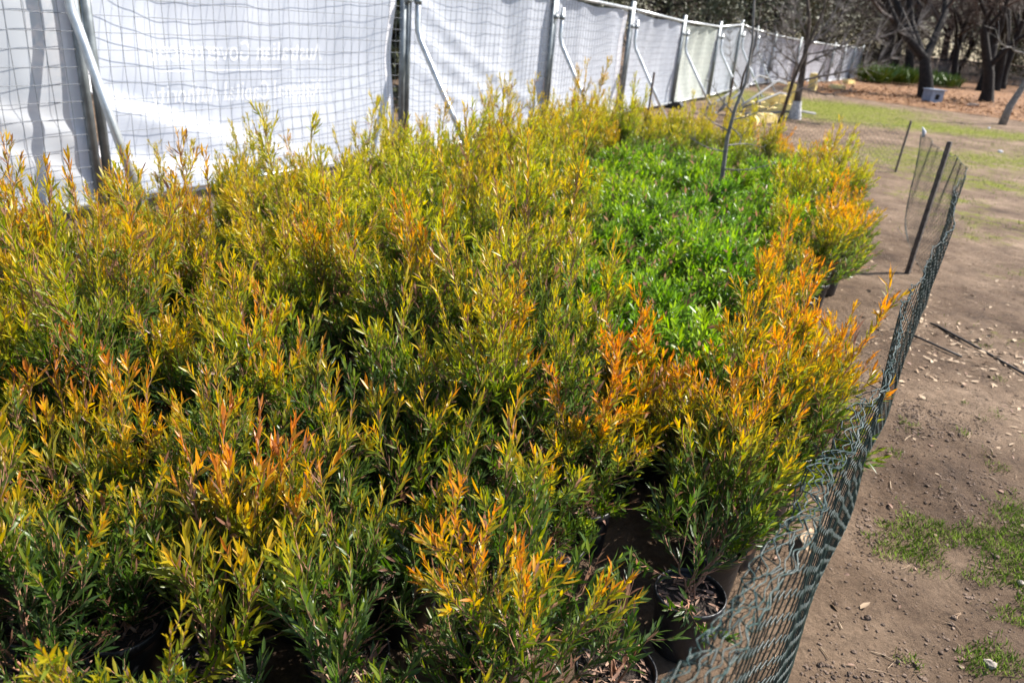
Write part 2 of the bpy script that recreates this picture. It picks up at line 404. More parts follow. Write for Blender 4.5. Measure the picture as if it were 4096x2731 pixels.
# ------------------------------------------------------------------ grass tufts, chips, clods near the netting
def grass_blades(name, pts, h, label):
    n = len(pts); P = np.array(pts); ang = rng.uniform(0, 6.28, n)
    A = np.stack([np.cos(ang) * .7, np.sin(ang) * .7, rng.uniform(.5, 1.3, n)], 1)
    N = nrm(np.stack([-np.cos(ang), -np.sin(ang), np.full(n, .8)], 1))
    L = h * rng.uniform(.5, 1.3, n)
    V, lo, st, k = leaves_np(P, A, N, L, L * .13, 1)
    return tag(link_mesh(name, np_mesh(name, V, lo, st, M['grass'])), label, 'grass', kind='stuff')
gp_ = []
tries = 0
while len(gp_) < 26000 and tries < 600000:
    tries += 1
    x = random.uniform(1.1, 3.2); y = random.uniform(1.3, 3.6)
    if (x - .84) * 1.64 - (y - 1.58) * .97 < .12: continue
    d = near_grass(x, y) * 1.25 + (noise.fractal((x * 3.2, y * 3.2, 4.4), 1, 2, 4)) * .55 - .26
    d2 = noise.fractal((x * 9, y * 9, 1.4), 1, 2, 3)
    if d + .55 * d2 > .14 and random.random() < d * 2.2: gp_.append((x, y, ground_h(x, y) - .002))
for _ in range(36):                       # lone weed tufts
    x = random.uniform(1.2, 3.0); y = random.uniform(1.4, 4.5)
    if (x - .84) * 1.64 - (y - 1.58) * .97 < .15: continue
    for _ in range(random.randint(14, 50)):
        a = random.gauss(0, .022); c = random.gauss(0, .022); gp_.append((x + a, y + c, ground_h(x + a, y + c)))
grass_blades('grass_tufts', gp_, .024, 'short bright green grass and weeds growing in patches on the bare soil')
gp2 = []
tries = 0
while len(gp2) < 26000 and tries < 900000:
    tries += 1
    y = random.uniform(3.6, 27); x = random.uniform(2.5, 15)
    m_ = moss_at(x, y)
    if random.random() < m_ * .8 and m_ + noise.fractal((x * 1.5, y * 1.5, 4), 1, 2, 4) * .6 > .45:
        gp2.append((x, y, ground_h(x, y)))
grass_blades('far_grass', gp2, .045, 'thin mossy grass greening the ground before the mulch bed')
pts = []
for _ in range(420):
    x = random.gauss(2.75, .35); y = random.gauss(4.3, .45); pts.append((x, y, ground_h(x, y) + .004))
for _ in range(450):
    x = random.uniform(.9, 6); y = random.uniform(1.3, 10); pts.append((x, y, ground_h(x, y) + .003))
scatter_chips('wood_chips', M['chip'], pts, .034, 'pale wood chips and bark bits strewn over the bare soil beside the netting', 'wood chips')
def sticks(name, n, box_, mt, label):
    P0, P1 = [], []
    while len(P0) < n:
        x = random.uniform(box_[0], box_[1]); y = random.uniform(box_[2], box_[3])
        if (x - .84) * 1.64 - (y - 1.58) * .97 < -.6: continue
        a = random.uniform(0, 6.28); l = random.uniform(.01, .045); p = (x, y, ground_h(x, y) + .004)
        for k in range(2):
            q = (p[0] + math.cos(a) * l, p[1] + math.sin(a) * l, 0); q = (q[0], q[1], ground_h(q[0], q[1]) + .005); P0.append(p); P1.append(q); p = q; a += random.gauss(0, .35)
    V, lo, st = seg_tubes(np.array(P0), np.array(P1), rng.uniform(.0007, .0022, len(P0)), 4)
    return tag(link_mesh(name, np_mesh(name, V, lo, st, mt)), label, 'twigs', kind='stuff')
sticks('soil_twigs', 1500, (.7, 5, 1.3, 8), M['chip'], 'broken bits of twig and straw scattered on the bare soil')
pts = []
for _ in range(420):
    x = random.uniform(.9, 4.5); y = random.uniform(1.3, 7)
    if (x - .84) * 1.64 - (y - 1.58) * .97 > -.5: pts.append((x, y, ground_h(x, y) + .005))
scatter_chips('fallen_leaves', M['litter'], pts, .030, 'small dry brown leaves fallen on the soil round the netting', 'leaves')
def rocks(name, pts, mt, label, cat, kind='stuff'):
    bmv = []; bmf = []
    ico = [(0, 0, 1), (.89, 0, .45), (.28, .85, .45), (-.72, .53, .45), (-.72, -.53, .45), (.28, -.85, .45), (.72, .53, -.45), (-.28, .85, -.45), (-.89, 0, -.45), (-.28, -.85, -.45), (.72, -.53, -.45), (0, 0, -1)]
    fac = [(0, 1, 2), (0, 2, 3), (0, 3, 4), (0, 4, 5), (0, 5, 1), (1, 6, 2), (2, 7, 3), (3, 8, 4), (4, 9, 5), (5, 10, 1), (6, 7, 2), (7, 8, 3), (8, 9, 4), (9, 10, 5), (10, 6, 1), (6, 11, 7), (7, 11, 8), (8, 11, 9), (9, 11, 10), (10, 11, 6)]
    for (x, y, z, r) in pts:
        o = len(bmv); sx, sy, sz = r * random.uniform(.7, 1.3), r * random.uniform(.7, 1.3), r * random.uniform(.45, .9); a = random.uniform(0, 6.28)
        for p in ico:
            j = random.uniform(.75, 1.2); px, py = p[0] * sx * j, p[1] * sy * j
            bmv.append((x + px * math.cos(a) - py * math.sin(a), y + px * math.sin(a) + py * math.cos(a), z + p[2] * sz * j))
        bmf += [tuple(o + i for i in f) for f in fac]
    b = MB(); b.v = bmv; b.f = bmf
    return tag(b.build(name, mt, None, False), label, cat, kind=kind)
pts = []
while len(pts) < 4200:
    s = random.uniform(0, 2.6); w = abs(random.gauss(0, .22)) + .03
    x = .84 + .51 * s + .86 * w - .1; y = 1.4 + .86 * s - .51 * w
    if random.random() < .25: x = random.uniform(1, 3.2); y = random.uniform(1.3, 4)
    if noise.noise((x * 2.2, y * 2.2, 9)) < -.05 and random.random() < .8: continue
    r = abs(random.gauss(0, .0030)) + .0015
    pts.append((x, y, ground_h(x, y) + r * .2, r))
rocks('soil_clods', pts, M['clod'], 'crumbled dark soil clods along the foot of the netting', 'soil')
for (x, y, r, lab) in [(1.50, 1.72, .018, 'grey knobbly stone lying in the soil at the bottom edge'), (1.83, 2.12, .020, 'small white stone lying left of the grass patches')]:
    t = rocks('stone', [(x, y, ground_h(x, y) + r * .35, r)], M['stone'], lab, 'stone', 'thing')

# bark strip behind the netting, irrigation pipe
b = MB(); pl = []
for i in range(9):
    t = i / 8; pl.append((t * .20 - .1, .015 * math.sin(t * 5), .012 + .012 * math.sin(t * 3)))
vs = []; fs = []
for i, p in enumerate(pl):
    w = .016 * math.sin(math.pi * (.1 + .85 * i / 8)) + .003
    vs += [(p[0], p[1] - w, p[2] + .008), (p[0], p[1], p[2]), (p[0], p[1] + w, p[2] + .007)]
for i in range(8): fs += [(i * 3, i * 3 + 3, i * 3 + 4, i * 3 + 1), (i * 3 + 1, i * 3 + 4, i * 3 + 5, i * 3 + 2)]
b.add(vs, fs)
o = b.build('bark_strip', M['chip']); o.location = (1.12, 2.22, .012); o.rotation_euler = (0, .15, 1.25)
tag(o, 'long curled strip of pale bark lying behind the netting', 'bark')
b = MB(); b.tube([(2.78, 4.76, .004), (2.80, 4.70, .010), (2.88, 4.35, .012), (2.96, 4.0, .010), (3.02, 3.5, .008), (3.0, 2.8, .006)], .0075, 8)
tag(b.build('irrigation_pipe', M['hose']), 'thin black irrigation pipe running across the bare soil', 'pipe')
b = MB(); b.tube([(2.50, 4.52, .006), (2.55, 4.45, .012), (2.64, 4.30, .006), (2.7, 4.2, .004)], .007, 8)
tag(b.build('irrigation_pipe', M['hose']), 'short black pipe end poking out of the soil by the netting', 'pipe')

# ------------------------------------------------------------------ shrubs
def branch(p, az, tilt, L, curve, rg, n=9, jit=.10):
    pts = [np.array(p, float)]; d_az = az; t_ = tilt
    for i in range(n):
        f = (i + .5) / n
        tt = tilt * (1 - curve * f); d_az += rg.normal(0, jit)
        d = np.array([math.sin(tt) * math.cos(d_az), math.sin(tt) * math.sin(d_az), math.cos(tt)])
        pts.append(pts[-1] + d * L / n)
    return np.array(pts)
def poly_at(pts, t):
    n = len(pts) - 1; k = min(int(t * n), n - 1); f = t * n - k
    return pts[k] * (1 - f) + pts[k + 1] * f, nrm(pts[k + 1] - pts[k])
def side_dir(d, ang, rg):
    r = nrm(np.cross(d, nrm(rg.normal(0, 1, 3)))); v = d * math.cos(ang) + r * math.sin(ang)
    return nrm(v)

def shrub_mesh(seed, stems=11, H=.5, spread=.9, shoots=2, leaf=.051, space=.0086, extra=(), lod=0, zbase=.18, leafang=.52, wid=.195, sides=6, spur=.22, tall=1.55, wandy=True):
    rg = np.random.default_rng(seed)
    brs = []                                # (pts, r0, r1, bare)
    mains = []
    wands = shoots + max(2, int(stems * .34)) if wandy else shoots
    for i in range(stems):
        az = i * 2.4 + rg.normal(0, .3); u = (i + .5) / stems
        tilt = (0.10 + spread * u ** .8) * rg.uniform(.8, 1.15)
        if wandy:
            if i < wands:
                L = H * rg.uniform(.70, 1.35); tilt = rg.uniform(.05, .75)
                if i < shoots: L *= rg.uniform(.9, 1) * tall; tilt *= .6
            else:
                L = H * rg.uniform(.50, .80); tilt = rg.uniform(.55, 1.3)
        else:
            L = H * rg.uniform(.75, 1.15) * (1.0 - .15 * u)
            if i < shoots: L *= rg.uniform(.85, 1) * tall; tilt *= .6
        mains.append((branch((rg.normal(0, .012), rg.normal(0, .012), zbase), az, tilt, L, .45, rg), .0032 if i >= shoots else .004, .14))
    for tip in extra:                        # stems drawn to a given tip: (x, y, z [, side count scale])
        p0 = np.array([0, 0, zbase]); p1 = np.array(tip[:3], float); n = 11
        bend = np.array([0, 0, 1.]) * np.linalg.norm(p1 - p0) * (tip[4] if len(tip) > 4 else .10)
        pts = np.array([p0 * (1 - t) + p1 * t - bend * math.sin(math.pi * t) * (1 if (p1 - p0)[2] > .2 else -1) + rg.normal(0, .004, 3) for t in np.linspace(0, 1, n)])
        mains.append((pts, .0042, .22))
    P = []; A = []; N = []; Ls = []; T = []; DD = []
    zmax = 0.01
    for k, (pts, r, bare) in enumerate(mains):
        brs.append((pts, r, .0012, bare))
        Lm = np.linalg.norm(np.diff(pts, axis=0), axis=1).sum()
        ns = int(sides * Lm / .5 + rg.uniform(0, 2))
        for s_ in range(ns):
            t = rg.uniform(.2, .95); p, d = poly_at(pts, t)
            sd = side_dir(d, rg.uniform(.35, .75), rg)
            L = (spur * (1.15 - t) + .05) * rg.uniform(.6, 1.25)
            az = math.atan2(sd[1], sd[0]); tl = math.acos(max(-1, min(1, sd[2])))
            bp = branch(p, az, min(tl, 1.5), L, .45, rg, 5)
            brs.append((bp, .0018, .0009, .06))
            if L > .15 and rg.random() < .8:
                for _ in range(2):
                    p2, d2 = poly_at(bp, rg.uniform(.3, .7)); sd2 = side_dir(d2, .6, rg)
                    brs.append((branch(p2, math.atan2(sd2[1], sd2[0]), min(math.acos(max(-1, min(1, sd2[2]))), 1.5), L * .45, .4, rg, 4), .0013, .0008, .05))
    zmax = max(b_[0][:, 2].max() for b_ in brs)
    zref = zbase + max(H * .95, .44)
    ga = 2.39996
    for pts, r0, r1, bare in brs:
        dead = r0 < .002 and rg.random() < .06
        L = np.linalg.norm(np.diff(pts, axis=0), axis=1).sum(); n = max(3, int(L * (1 - bare) / space))
        ph = rg.uniform(0, 6.28)
        for i in range(n):
            t = bare + (1 - bare) * (i + .6) / n
            p, d = poly_at(pts, min(t, .999))
            ref = np.array([0, 0, 1.]) if abs(d[2]) < .9 else np.array([1., 0, 0])
            a = nrm(np.cross(d, ref)); b_ = np.cross(d, a); w = ph + i * ga
            rad = a * math.cos(w) + b_ * math.sin(w)
            if t < .45 and rg.random() < .30: continue
            if dead and rg.random() < .65: continue
            ang = leafang * (1.25 - .65 * t) + rg.normal(0, .12)
            ax = d * math.cos(ang) + rad * math.sin(ang)
            if t > .96: ax = d * .95 + rad * .25
            P.append(p); A.append(ax); N.append(rad * -math.cos(ang) + d * math.sin(ang) + rg.normal(0, .35, 3))
            sz = leaf * rg.uniform(.7, 1.2) * (1 if t < .7 else 1 - .9 * (t - .7)); Ls.append(sz)
            h = (p[2] - zbase) / (zref - zbase)
            hh_ = min(1, max(0, (h - .36) / .85)); hh_ = hh_ * hh_ * (3 - 2 * hh_)
            DD.append(dead); T.append(min(1.1, .12 + .16 * t + .78 * hh_ * (.45 + .55 * t)))
    P = np.array(P); n = len(P); Ls = np.array(Ls); T = np.array(T); rn = rg.random(n); rn[np.array(DD, bool)] = .99
    # leaves of one twig share some of their tint
    V, lo, st, k = leaves_np(P, np.array(A), np.array(N), Ls, Ls * wid * rg.uniform(.8, 1.2, n), lod)
    lm = np_mesh('foliage', V, lo, st, M['leaf'], {'tip': np.repeat(T, k), 'rnd': np.repeat(rn, k)})
    b = MB()
    for pts, r0, r1, bare in brs:
        m = len(pts); b.tube(pts, [r0 + (r1 - r0) * i / (m - 1) for i in range(m)], 5 if r0 > .002 else 3, cap=False)
    sm = b.mesh('stems', M['stem'])
    return lm, sm

def pot_mesh():
    b = MB()
    b.lathe([(.001, .004), (.080, .004), (.0805, .0), (.082, .004), (.0935, .150), (.094, .168), (.100, .170), (.1025, .176), (.1025, .193), (.100, .197), (.0965, .196), (.0955, .186), (.094, .165), (.001, .160)], 36, wob=.012)
    return b.mesh('pot', M['pot'])
def soil_mesh(seed):
    rg = random.Random(seed); b = MB(); n = 22; vs = [(0, 0, .172)]; fs = []
    for r in (.03, .06, .085, .0955):
        for k in range(n):
            t = 6.2832 * k / n; vs.append((r * math.cos(t), r * math.sin(t), .171 + rg.uniform(-.005, .006)))
    for k in range(n): fs.append((0, 1 + k, 1 + (k + 1) % n))
    for q_ in range(3):
        for k in range(n): fs.append((1 + q_ * n + k, 1 + (q_ + 1) * n + k, 1 + (q_ + 1) * n + (k + 1) % n, 1 + q_ * n + (k + 1) % n))
    b.add(vs, fs); return b.mesh('soil', M['potsoil'])
def litter_mesh(seed, n=70):
    rg = np.random.default_rng(seed); r = .09 * np.sqrt(rg.random(n)); a = rg.uniform(0, 6.28, n)
    P = np.stack([r * np.cos(a), r * np.sin(a), .178 + rg.uniform(0, .006, n)], 1); an = rg.uniform(0, 6.28, n)
    A = np.stack([np.cos(an), np.sin(an), rg.normal(0, .25, n)], 1); N = nrm(np.stack([rg.normal(0, .4, n), rg.normal(0, .4, n), np.ones(n)], 1))
    L = rg.uniform(.02, .045, n); V, lo, st, k = leaves_np(P, A, N, L, L * .24, 0)
    return np_mesh('leaf_litter', V, lo, st, M['litter'])
POT = pot_mesh(); SOILS = [soil_mesh(i) for i in range(3)]; LIT = [litter_mesh(i) for i in range(3)]

AMBER = [shrub_mesh(100 + i, stems=(16, 19, 14, 18, 15, 20, 17)[i], H=(.40, .50, .46, .38, .54, .43, .48)[i], spread=(.95, .8, 1.2, 1.0, .9, 1.1, .85)[i], shoots=(2, 1, 3, 0, 2, 1, 2)[i], tall=1.35, spur=(.18, .24, .15, .20, .26, .17, .21)[i], sides=(6, 5, 8, 6, 5, 7, 6)[i]) for i in range(7)]
OLIVE = [shrub_mesh(200 + i, stems=18, H=.50 + .05 * (i % 3), spread=.75, shoots=2 + i % 3, leaf=.047, tall=1.4, sides=7) for i in range(6)]
GREEN = [shrub_mesh(300 + i, stems=16, H=.25 + .02 * i, spread=1.2, shoots=0, wandy=False, leaf=.053, wid=.27, sides=8, space=.0105, leafang=.66) for i in range(4)]

PROTO = {}
def put_shrub(meshes, x, y, label, group, tint, sc=1.0, rz=None, key=None, lit=True, pot_sc=1.0):
    """a potted shrub: pot > (rim is in its mesh), soil > leaf_litter, stems, foliage"""
    lm, sm = meshes
    t = thing('potted_shrub', label, 'shrub', (x, y, 0), random.uniform(0, 6.28) if rz is None else rz, group)
    p = link_mesh('pot', POT, t); s_ = link_mesh('soil', SOILS[random.randrange(3)], t)
    p.scale = s_.scale = (pot_sc,) * 3
    if lit:
        l_ = link_mesh('leaf_litter', LIT[random.randrange(3)], s_); l_.rotation_euler = (0, 0, random.uniform(0, 6.28))
    st = link_mesh('stems', sm, t); f = link_mesh('foliage', lm, t)
    tl = (random.gauss(0, .09), random.gauss(0, .09), 0) if rz is None else (0, 0, 0); zs = sc * (random.uniform(.85, 1.18) if rz is None else 1)
    for o in (st, f): o.scale = (sc, sc, zs); o.location = (0, 0, .18 * (1 - zs)); o.rotation_euler = tl
    f.color = (*tint, 1)
    return t

# outline of the bed of pots (metres)
BED = [(-3.3, .62), (-3.1, 2.6), (-2.5, 3.55), (-2.15, 4.2), (-2.0, 5.3), (-1.5, 5.9), (-.75, 6.8), (-.25, 8.3), (.15, 9.8), (1.0, 11.6), (2.1, 11.3), (3.3, 10.9), (3.85, 9.9), (3.60, 8.2), (3.02, 6.7), (2.48, 5.3), (2.14, 4.5), (1.70, 3.55), (1.16, 2.5), (.76, 1.82), (.02, .62)]
def inside(x, y, poly):
    c = False; n = len(poly)
    for i in range(n):
        x0, y0 = poly[i]; x1, y1 = poly[(i + 1) % n]
        if (y0 > y) != (y1 > y) and x < (x1 - x0) * (y - y0) / (y1 - y0) + x0: c = not c
    return c
def edge_dist(x, y, poly):
    best = 9
    for i in range(len(poly)):
        x0, y0 = poly[i]; x1, y1 = poly[(i + 1) % len(poly)]
        dx, dy = x1 - x0, y1 - y0; t = max(0, min(1, ((x - x0) * dx + (y - y0) * dy) / (dx * dx + dy * dy)))
        best = min(best, math.hypot(x - x0 - dx * t, y - y0 - dy * t))
    return best
GREENP = [(.12, 3.0), (.06, 4.5), (.22, 5.7), (.50, 6.9), (1.2, 8.0), (2.2, 8.7), (3.0, 8.3), (2.62, 6.7), (2.05, 5.35), (1.50, 4.3), (1.10, 3.45), (.72, 2.65), (.35, 2.65)]

# hero shrubs: (pot x, y, label, tint (orange, turned, green), stem tips relative to the pot, kwargs)
HEROES = [
    (-.62, 1.30, 'amber shrub with the widest fan of orange brown sprays, low at left in front', (1.0, .78, 0), [(-.18, .30, .62), (-.10, .36, .66), (.0, .38, .68), (.08, .33, .62), (.16, .30, .58), (-.24, .18, .50), (.20, .18, .50), (-.06, .28, .58), (.04, .22, .56)], dict(stems=8, H=.30, leaf=.056, shoots=0)),
    (-.26, 1.06, 'shrub sending up one tall yellow shoot at the very front, right of the orange fan', (.55, .40, 0), [(-.16, .20, .66, 1, .02), (-.18, .0, .40)], dict(stems=9, H=.28, leaf=.052, shoots=0)),
    (.02, 1.52, 'olive green shrub with a single upright stem and two long arms reaching left and right', (.75, .42, 0), [(.0, .18, .70, 1, .02), (-.26, .02, .36), (.30, -.06, .28), (.10, .16, .62), (-.12, .16, .60), (.06, .1, .5)], dict(stems=8, H=.28, leaf=.056, shoots=0)),
    (-.32, 1.90, 'shrub with one long branch leaning far to the right above its neighbours', (.9, .62, 0), [(.40, .35, .62, 1, .06), (.30, .32, .60), (.24, .26, .5), (.1, .2, .5)], dict(stems=9, H=.34, shoots=0)),
    (-1.18, 1.72, 'shrub with tall orange spires leaning left near the left edge', (1.0, .78, 0), [(-.20, .30, .70), (-.12, .33, .68), (-.26, .22, .58), (-.02, .30, .60)], dict(stems=10, H=.36, shoots=0)),
    (-.68, 2.05, 'shrub with long yellow wands slanting up to the left behind the orange fan', (.85, .66, 0), [(-.30, .36, .78, 1, .03), (-.20, .36, .74, 1, .03), (-.05, .30, .62), (.04, .26, .6)], dict(stems=10, H=.38, shoots=0)),
    (-1.02, 3.35, 'tallest olive shrub, its slender shoots standing high before the lettered white banner', (.10, .62, 0), [(-.26, .30, 1.16, 1, .01), (-.02, .30, 1.14, 1, .01), (.16, .25, 1.00, 1, .02), (-.12, .2, .9), (.05, .2, .92), (-.3, .1, .75)], dict(stems=11, H=.5, shoots=1, leaf=.052)),
    (.10, 4.30, 'yellow tipped shrub with one upright shoot in front of the green patch', (.25, .66, 0), [(.05, .3, .95, 1, .01), (.14, .2, .80), (-.1, .2, .80), (-.16, .3, .86)], dict(stems=11, H=.45, shoots=1)),
    (-.30, 4.75, 'olive shrub with a pair of thin upright shoots, left of the yellow tipped one', (.2, .62, 0), [(.0, .3, .86, 1, .01), (-.2, .2, .80), (.16, .2, .72)], dict(stems=12, H=.40, shoots=1)),
    (-1.15, 5.45, 'olive shrub whose shoots reach up before the post right of the lettered banner', (.15, .66, 0), [(.0, .3, 1.04, 1, .01), (.14, .3, .95), (-.16, .2, .85), (-.3, .2, .8)], dict(stems=12, H=.42, shoots=1)),
    (-.95, 2.9, 'yellow green shrub with one long shoot bending right, before the tallest olive shrub', (.3, .56, 0), [(.34, .40, .90, 1, .03), (.2, .3, .74), (-.1, .3, .8)], dict(stems=12, H=.40, shoots=1)),
    (-1.75, 3.1, 'amber shrub with a thin shoot before the foot of the nearest brace', (.5, .6, 0), [(-.1, .2, .70, 1, .01), (.14, .2, .66)], dict(stems=12, H=.34, shoots=0)),
    (.57, 1.70, 'sparse shrub leaning right out of the open pot beside the netting', (.85, .42, 0), [(.16, .12, .44, 1, .03), (.20, .20, .48), (-.10, .12, .30), (-.04, -.12, .20), (.10, .26, .42)], dict(stems=2, H=.20, shoots=0, leaf=.050, sides=5)),
    (.42, 2.42, 'shrub with the most vivid orange tips, beside the netting beyond the open pot', (1.0, .98, 0), [(.20, .24, .52), (.26, .16, .44), (.10, .28, .56), (.0, .26, .56), (.24, .06, .4)], dict(stems=11, H=.36, shoots=0)),
    (.33, 1.40, 'low green shrub in the half empty pot at the bottom edge beside the open pot', (.6, .34, 0), [(.10, .10, .22), (-.12, .10, .24), (-.05, -.02, .3)], dict(stems=3, H=.18, shoots=0, sides=4)),
]
taken = []
for i, (x, y, lab, tint, tips, kw) in enumerate(HEROES):
    ms = shrub_mesh(500 + i, extra=tips, **kw)
    put_shrub(ms, x, y, lab, 'potted shrubs standing in the netted bed', tint, rz=0.0)
    taken.append((x, y))

ONES = ['', 'first', 'second', 'third', 'fourth', 'fifth', 'sixth', 'seventh', 'eighth', 'ninth', 'tenth', 'eleventh', 'twelfth', 'thirteenth', 'fourteenth', 'fifteenth', 'sixteenth', 'seventeenth', 'eighteenth', 'nineteenth', 'twentieth']
def ordn(n):
    if n <= 20: return ONES[n]
    return ('twenty', 'thirty', 'forty')[n // 10 - 2] + '-' + ONES[n % 10] if n % 10 else ('', '', '', 'thirtieth', 'fortieth')[n // 10]
rows_ = []
def hexgrid(sp, y0, y1):
    j = 0; y = y0
    while y < y1:
        r_ = []; x = -3.4 + (sp / 2 if j % 2 else 0)
        while x < 4.2:
            r_.append((x + random.uniform(-.05, .05), y + random.uniform(-.05, .05))); x += sp
        rows_.append(r_); y += sp * .866; j += 1
hexgrid(.265, .74, 3.1); hexgrid(.40, 3.12, 6.2); hexgrid(.53, 6.25, 12.3)
def half_x(y): return -.78 * y - .35      # left limit of what the photograph takes in
count = 0; nrow_ = 0
for r_ in rows_:
    keep = []
    for (x, y) in r_:
        if not inside(x, y, BED) or edge_dist(x, y, BED) < .03 or x < half_x(y): continue
        if any(math.hypot(x - a, y - c) < .195 for a, c in taken): continue
        if x > .24 and y < 1.56 or math.hypot(x - .57, y - 1.64) < .235: continue
        if math.hypot(x - 1.86, y - 7.2) < .2: continue
        keep.append((x, y))
    if not keep: continue
    nrow_ += 1
    for k_, (x, y) in enumerate(sorted(keep)):
        taken.append((x, y)); count += 1
        w = random.random()
        right = (x - .3) - (y - 2.0) * .58 > -.15 if y < 8 else x > 2.7
        left_f = x < -1.3 and y > 3.2
        pos_ = ', %s row from the front, %s from the left' % (ordn(nrow_), ordn(k_ + 1))
        if inside(x, y, GREENP) and not (edge_dist(x, y, GREENP) < .30 and random.random() < .30):
            put_shrub(GREEN[random.randrange(4)], x, y, 'low bright green shrub' + pos_, 'low green shrubs of the green patch', (0, random.uniform(.62, 1.12), random.uniform(.78, 1)), random.uniform(.85, 1.25))
        elif y > 8.6 and x < 2.7:
            put_shrub(OLIVE[random.randrange(6)], x, y, 'yellow olive shrub near the fence' + pos_, 'far olive shrubs beside the fence', (.05 + .25 * w, random.uniform(.56, .74), 0), random.uniform(.66, .88), lit=False)
        elif y > 6.2 and x < .9:
            put_shrub(OLIVE[random.randrange(6)], x, y, 'yellow olive shrub before the braces' + pos_, 'olive shrubs before the braces', (.1 + .4 * w, random.uniform(.52, .70), 0), random.uniform(.74, .98), lit=False)
        elif right and y > 4.4:
            put_shrub(AMBER[random.randrange(7)], x, y, 'amber shrub by the far netting' + pos_, 'amber shrubs by the far netting', (.55 + .45 * w, random.uniform(.52, .78), 0), random.uniform(.72, .96) * (.78 if y > 8.5 else 1), lit=False)
        elif right:
            put_shrub(AMBER[random.randrange(7)], x, y, 'amber shrub by the near netting' + pos_, 'amber shrubs by the near netting', (.6 + .4 * w, random.uniform(.42, .72), 0), random.uniform(.72, .94))
        elif left_f:
            put_shrub((AMBER if w < .6 else OLIVE)[random.randrange(6)], x, y, 'rusty shrub below the white banner' + pos_, 'shrubs below the banner', (.85 if w < .5 else .2, random.uniform(.46, .68), 0), random.uniform(.66, .84), lit=False)
        elif y > 3.1:
            put_shrub((OLIVE if w < .85 else AMBER)[random.randrange(6)], x, y, 'yellow green shrub mid bed' + pos_, 'yellow green shrubs mid bed', (.0 + .45 * random.random() ** 3, random.uniform(.40, .66), 0), random.uniform(.75, 1.0), lit=False)
        elif y > 2.0:
            put_shrub((AMBER if w < .45 else OLIVE)[random.randrange(6)], x, y, 'green shrub with amber tips' + pos_, 'shrubs behind the front rows', (.10 + .85 * random.random(), random.uniform(.22, .60), 0), random.uniform(.75, .98))
        else:
            put_shrub(AMBER[random.randrange(7)], x, y, 'dark green shrub' + pos_, 'front row shrubs', (.75 + .25 * w, random.uniform(.05, .46), 0), random.uniform(.66, .92) * (1 if y > 1.15 else .84))
N_SHRUBS = count + len(HEROES)

# ------------------------------------------------------------------ netting
NET = [(-.12, .0), (.2, .55), (.84, 1.58), (1.81, 3.22), (2.18, 3.87), (2.6, 4.62), (3.0, 5.28), (3.3, 6.0), (3.6, 6.9), (3.84, 7.7)]
def path_sample(path, step):
    P = np.array(path, float); out = []
    # Catmull-Rom
    Q = np.vstack([2 * P[0] - P[1], P, 2 * P[-1] - P[-2]])
    for i in range(1, len(Q) - 2):
        for t in np.linspace(0, 1, 40, endpoint=False):
            a, b_, c, d = Q[i - 1], Q[i], Q[i + 1], Q[i + 2]
            out.append(.5 * ((2 * b_) + (-a + c) * t + (2 * a - 5 * b_ + 4 * c - d) * t * t + (-a + 3 * b_ - 3 * c + d) * t ** 3))
    out.append(P[-1]); out = np.array(out)
    s = np.concatenate([[0], np.cumsum(np.linalg.norm(np.diff(out, axis=0), axis=1))])
    return s, out
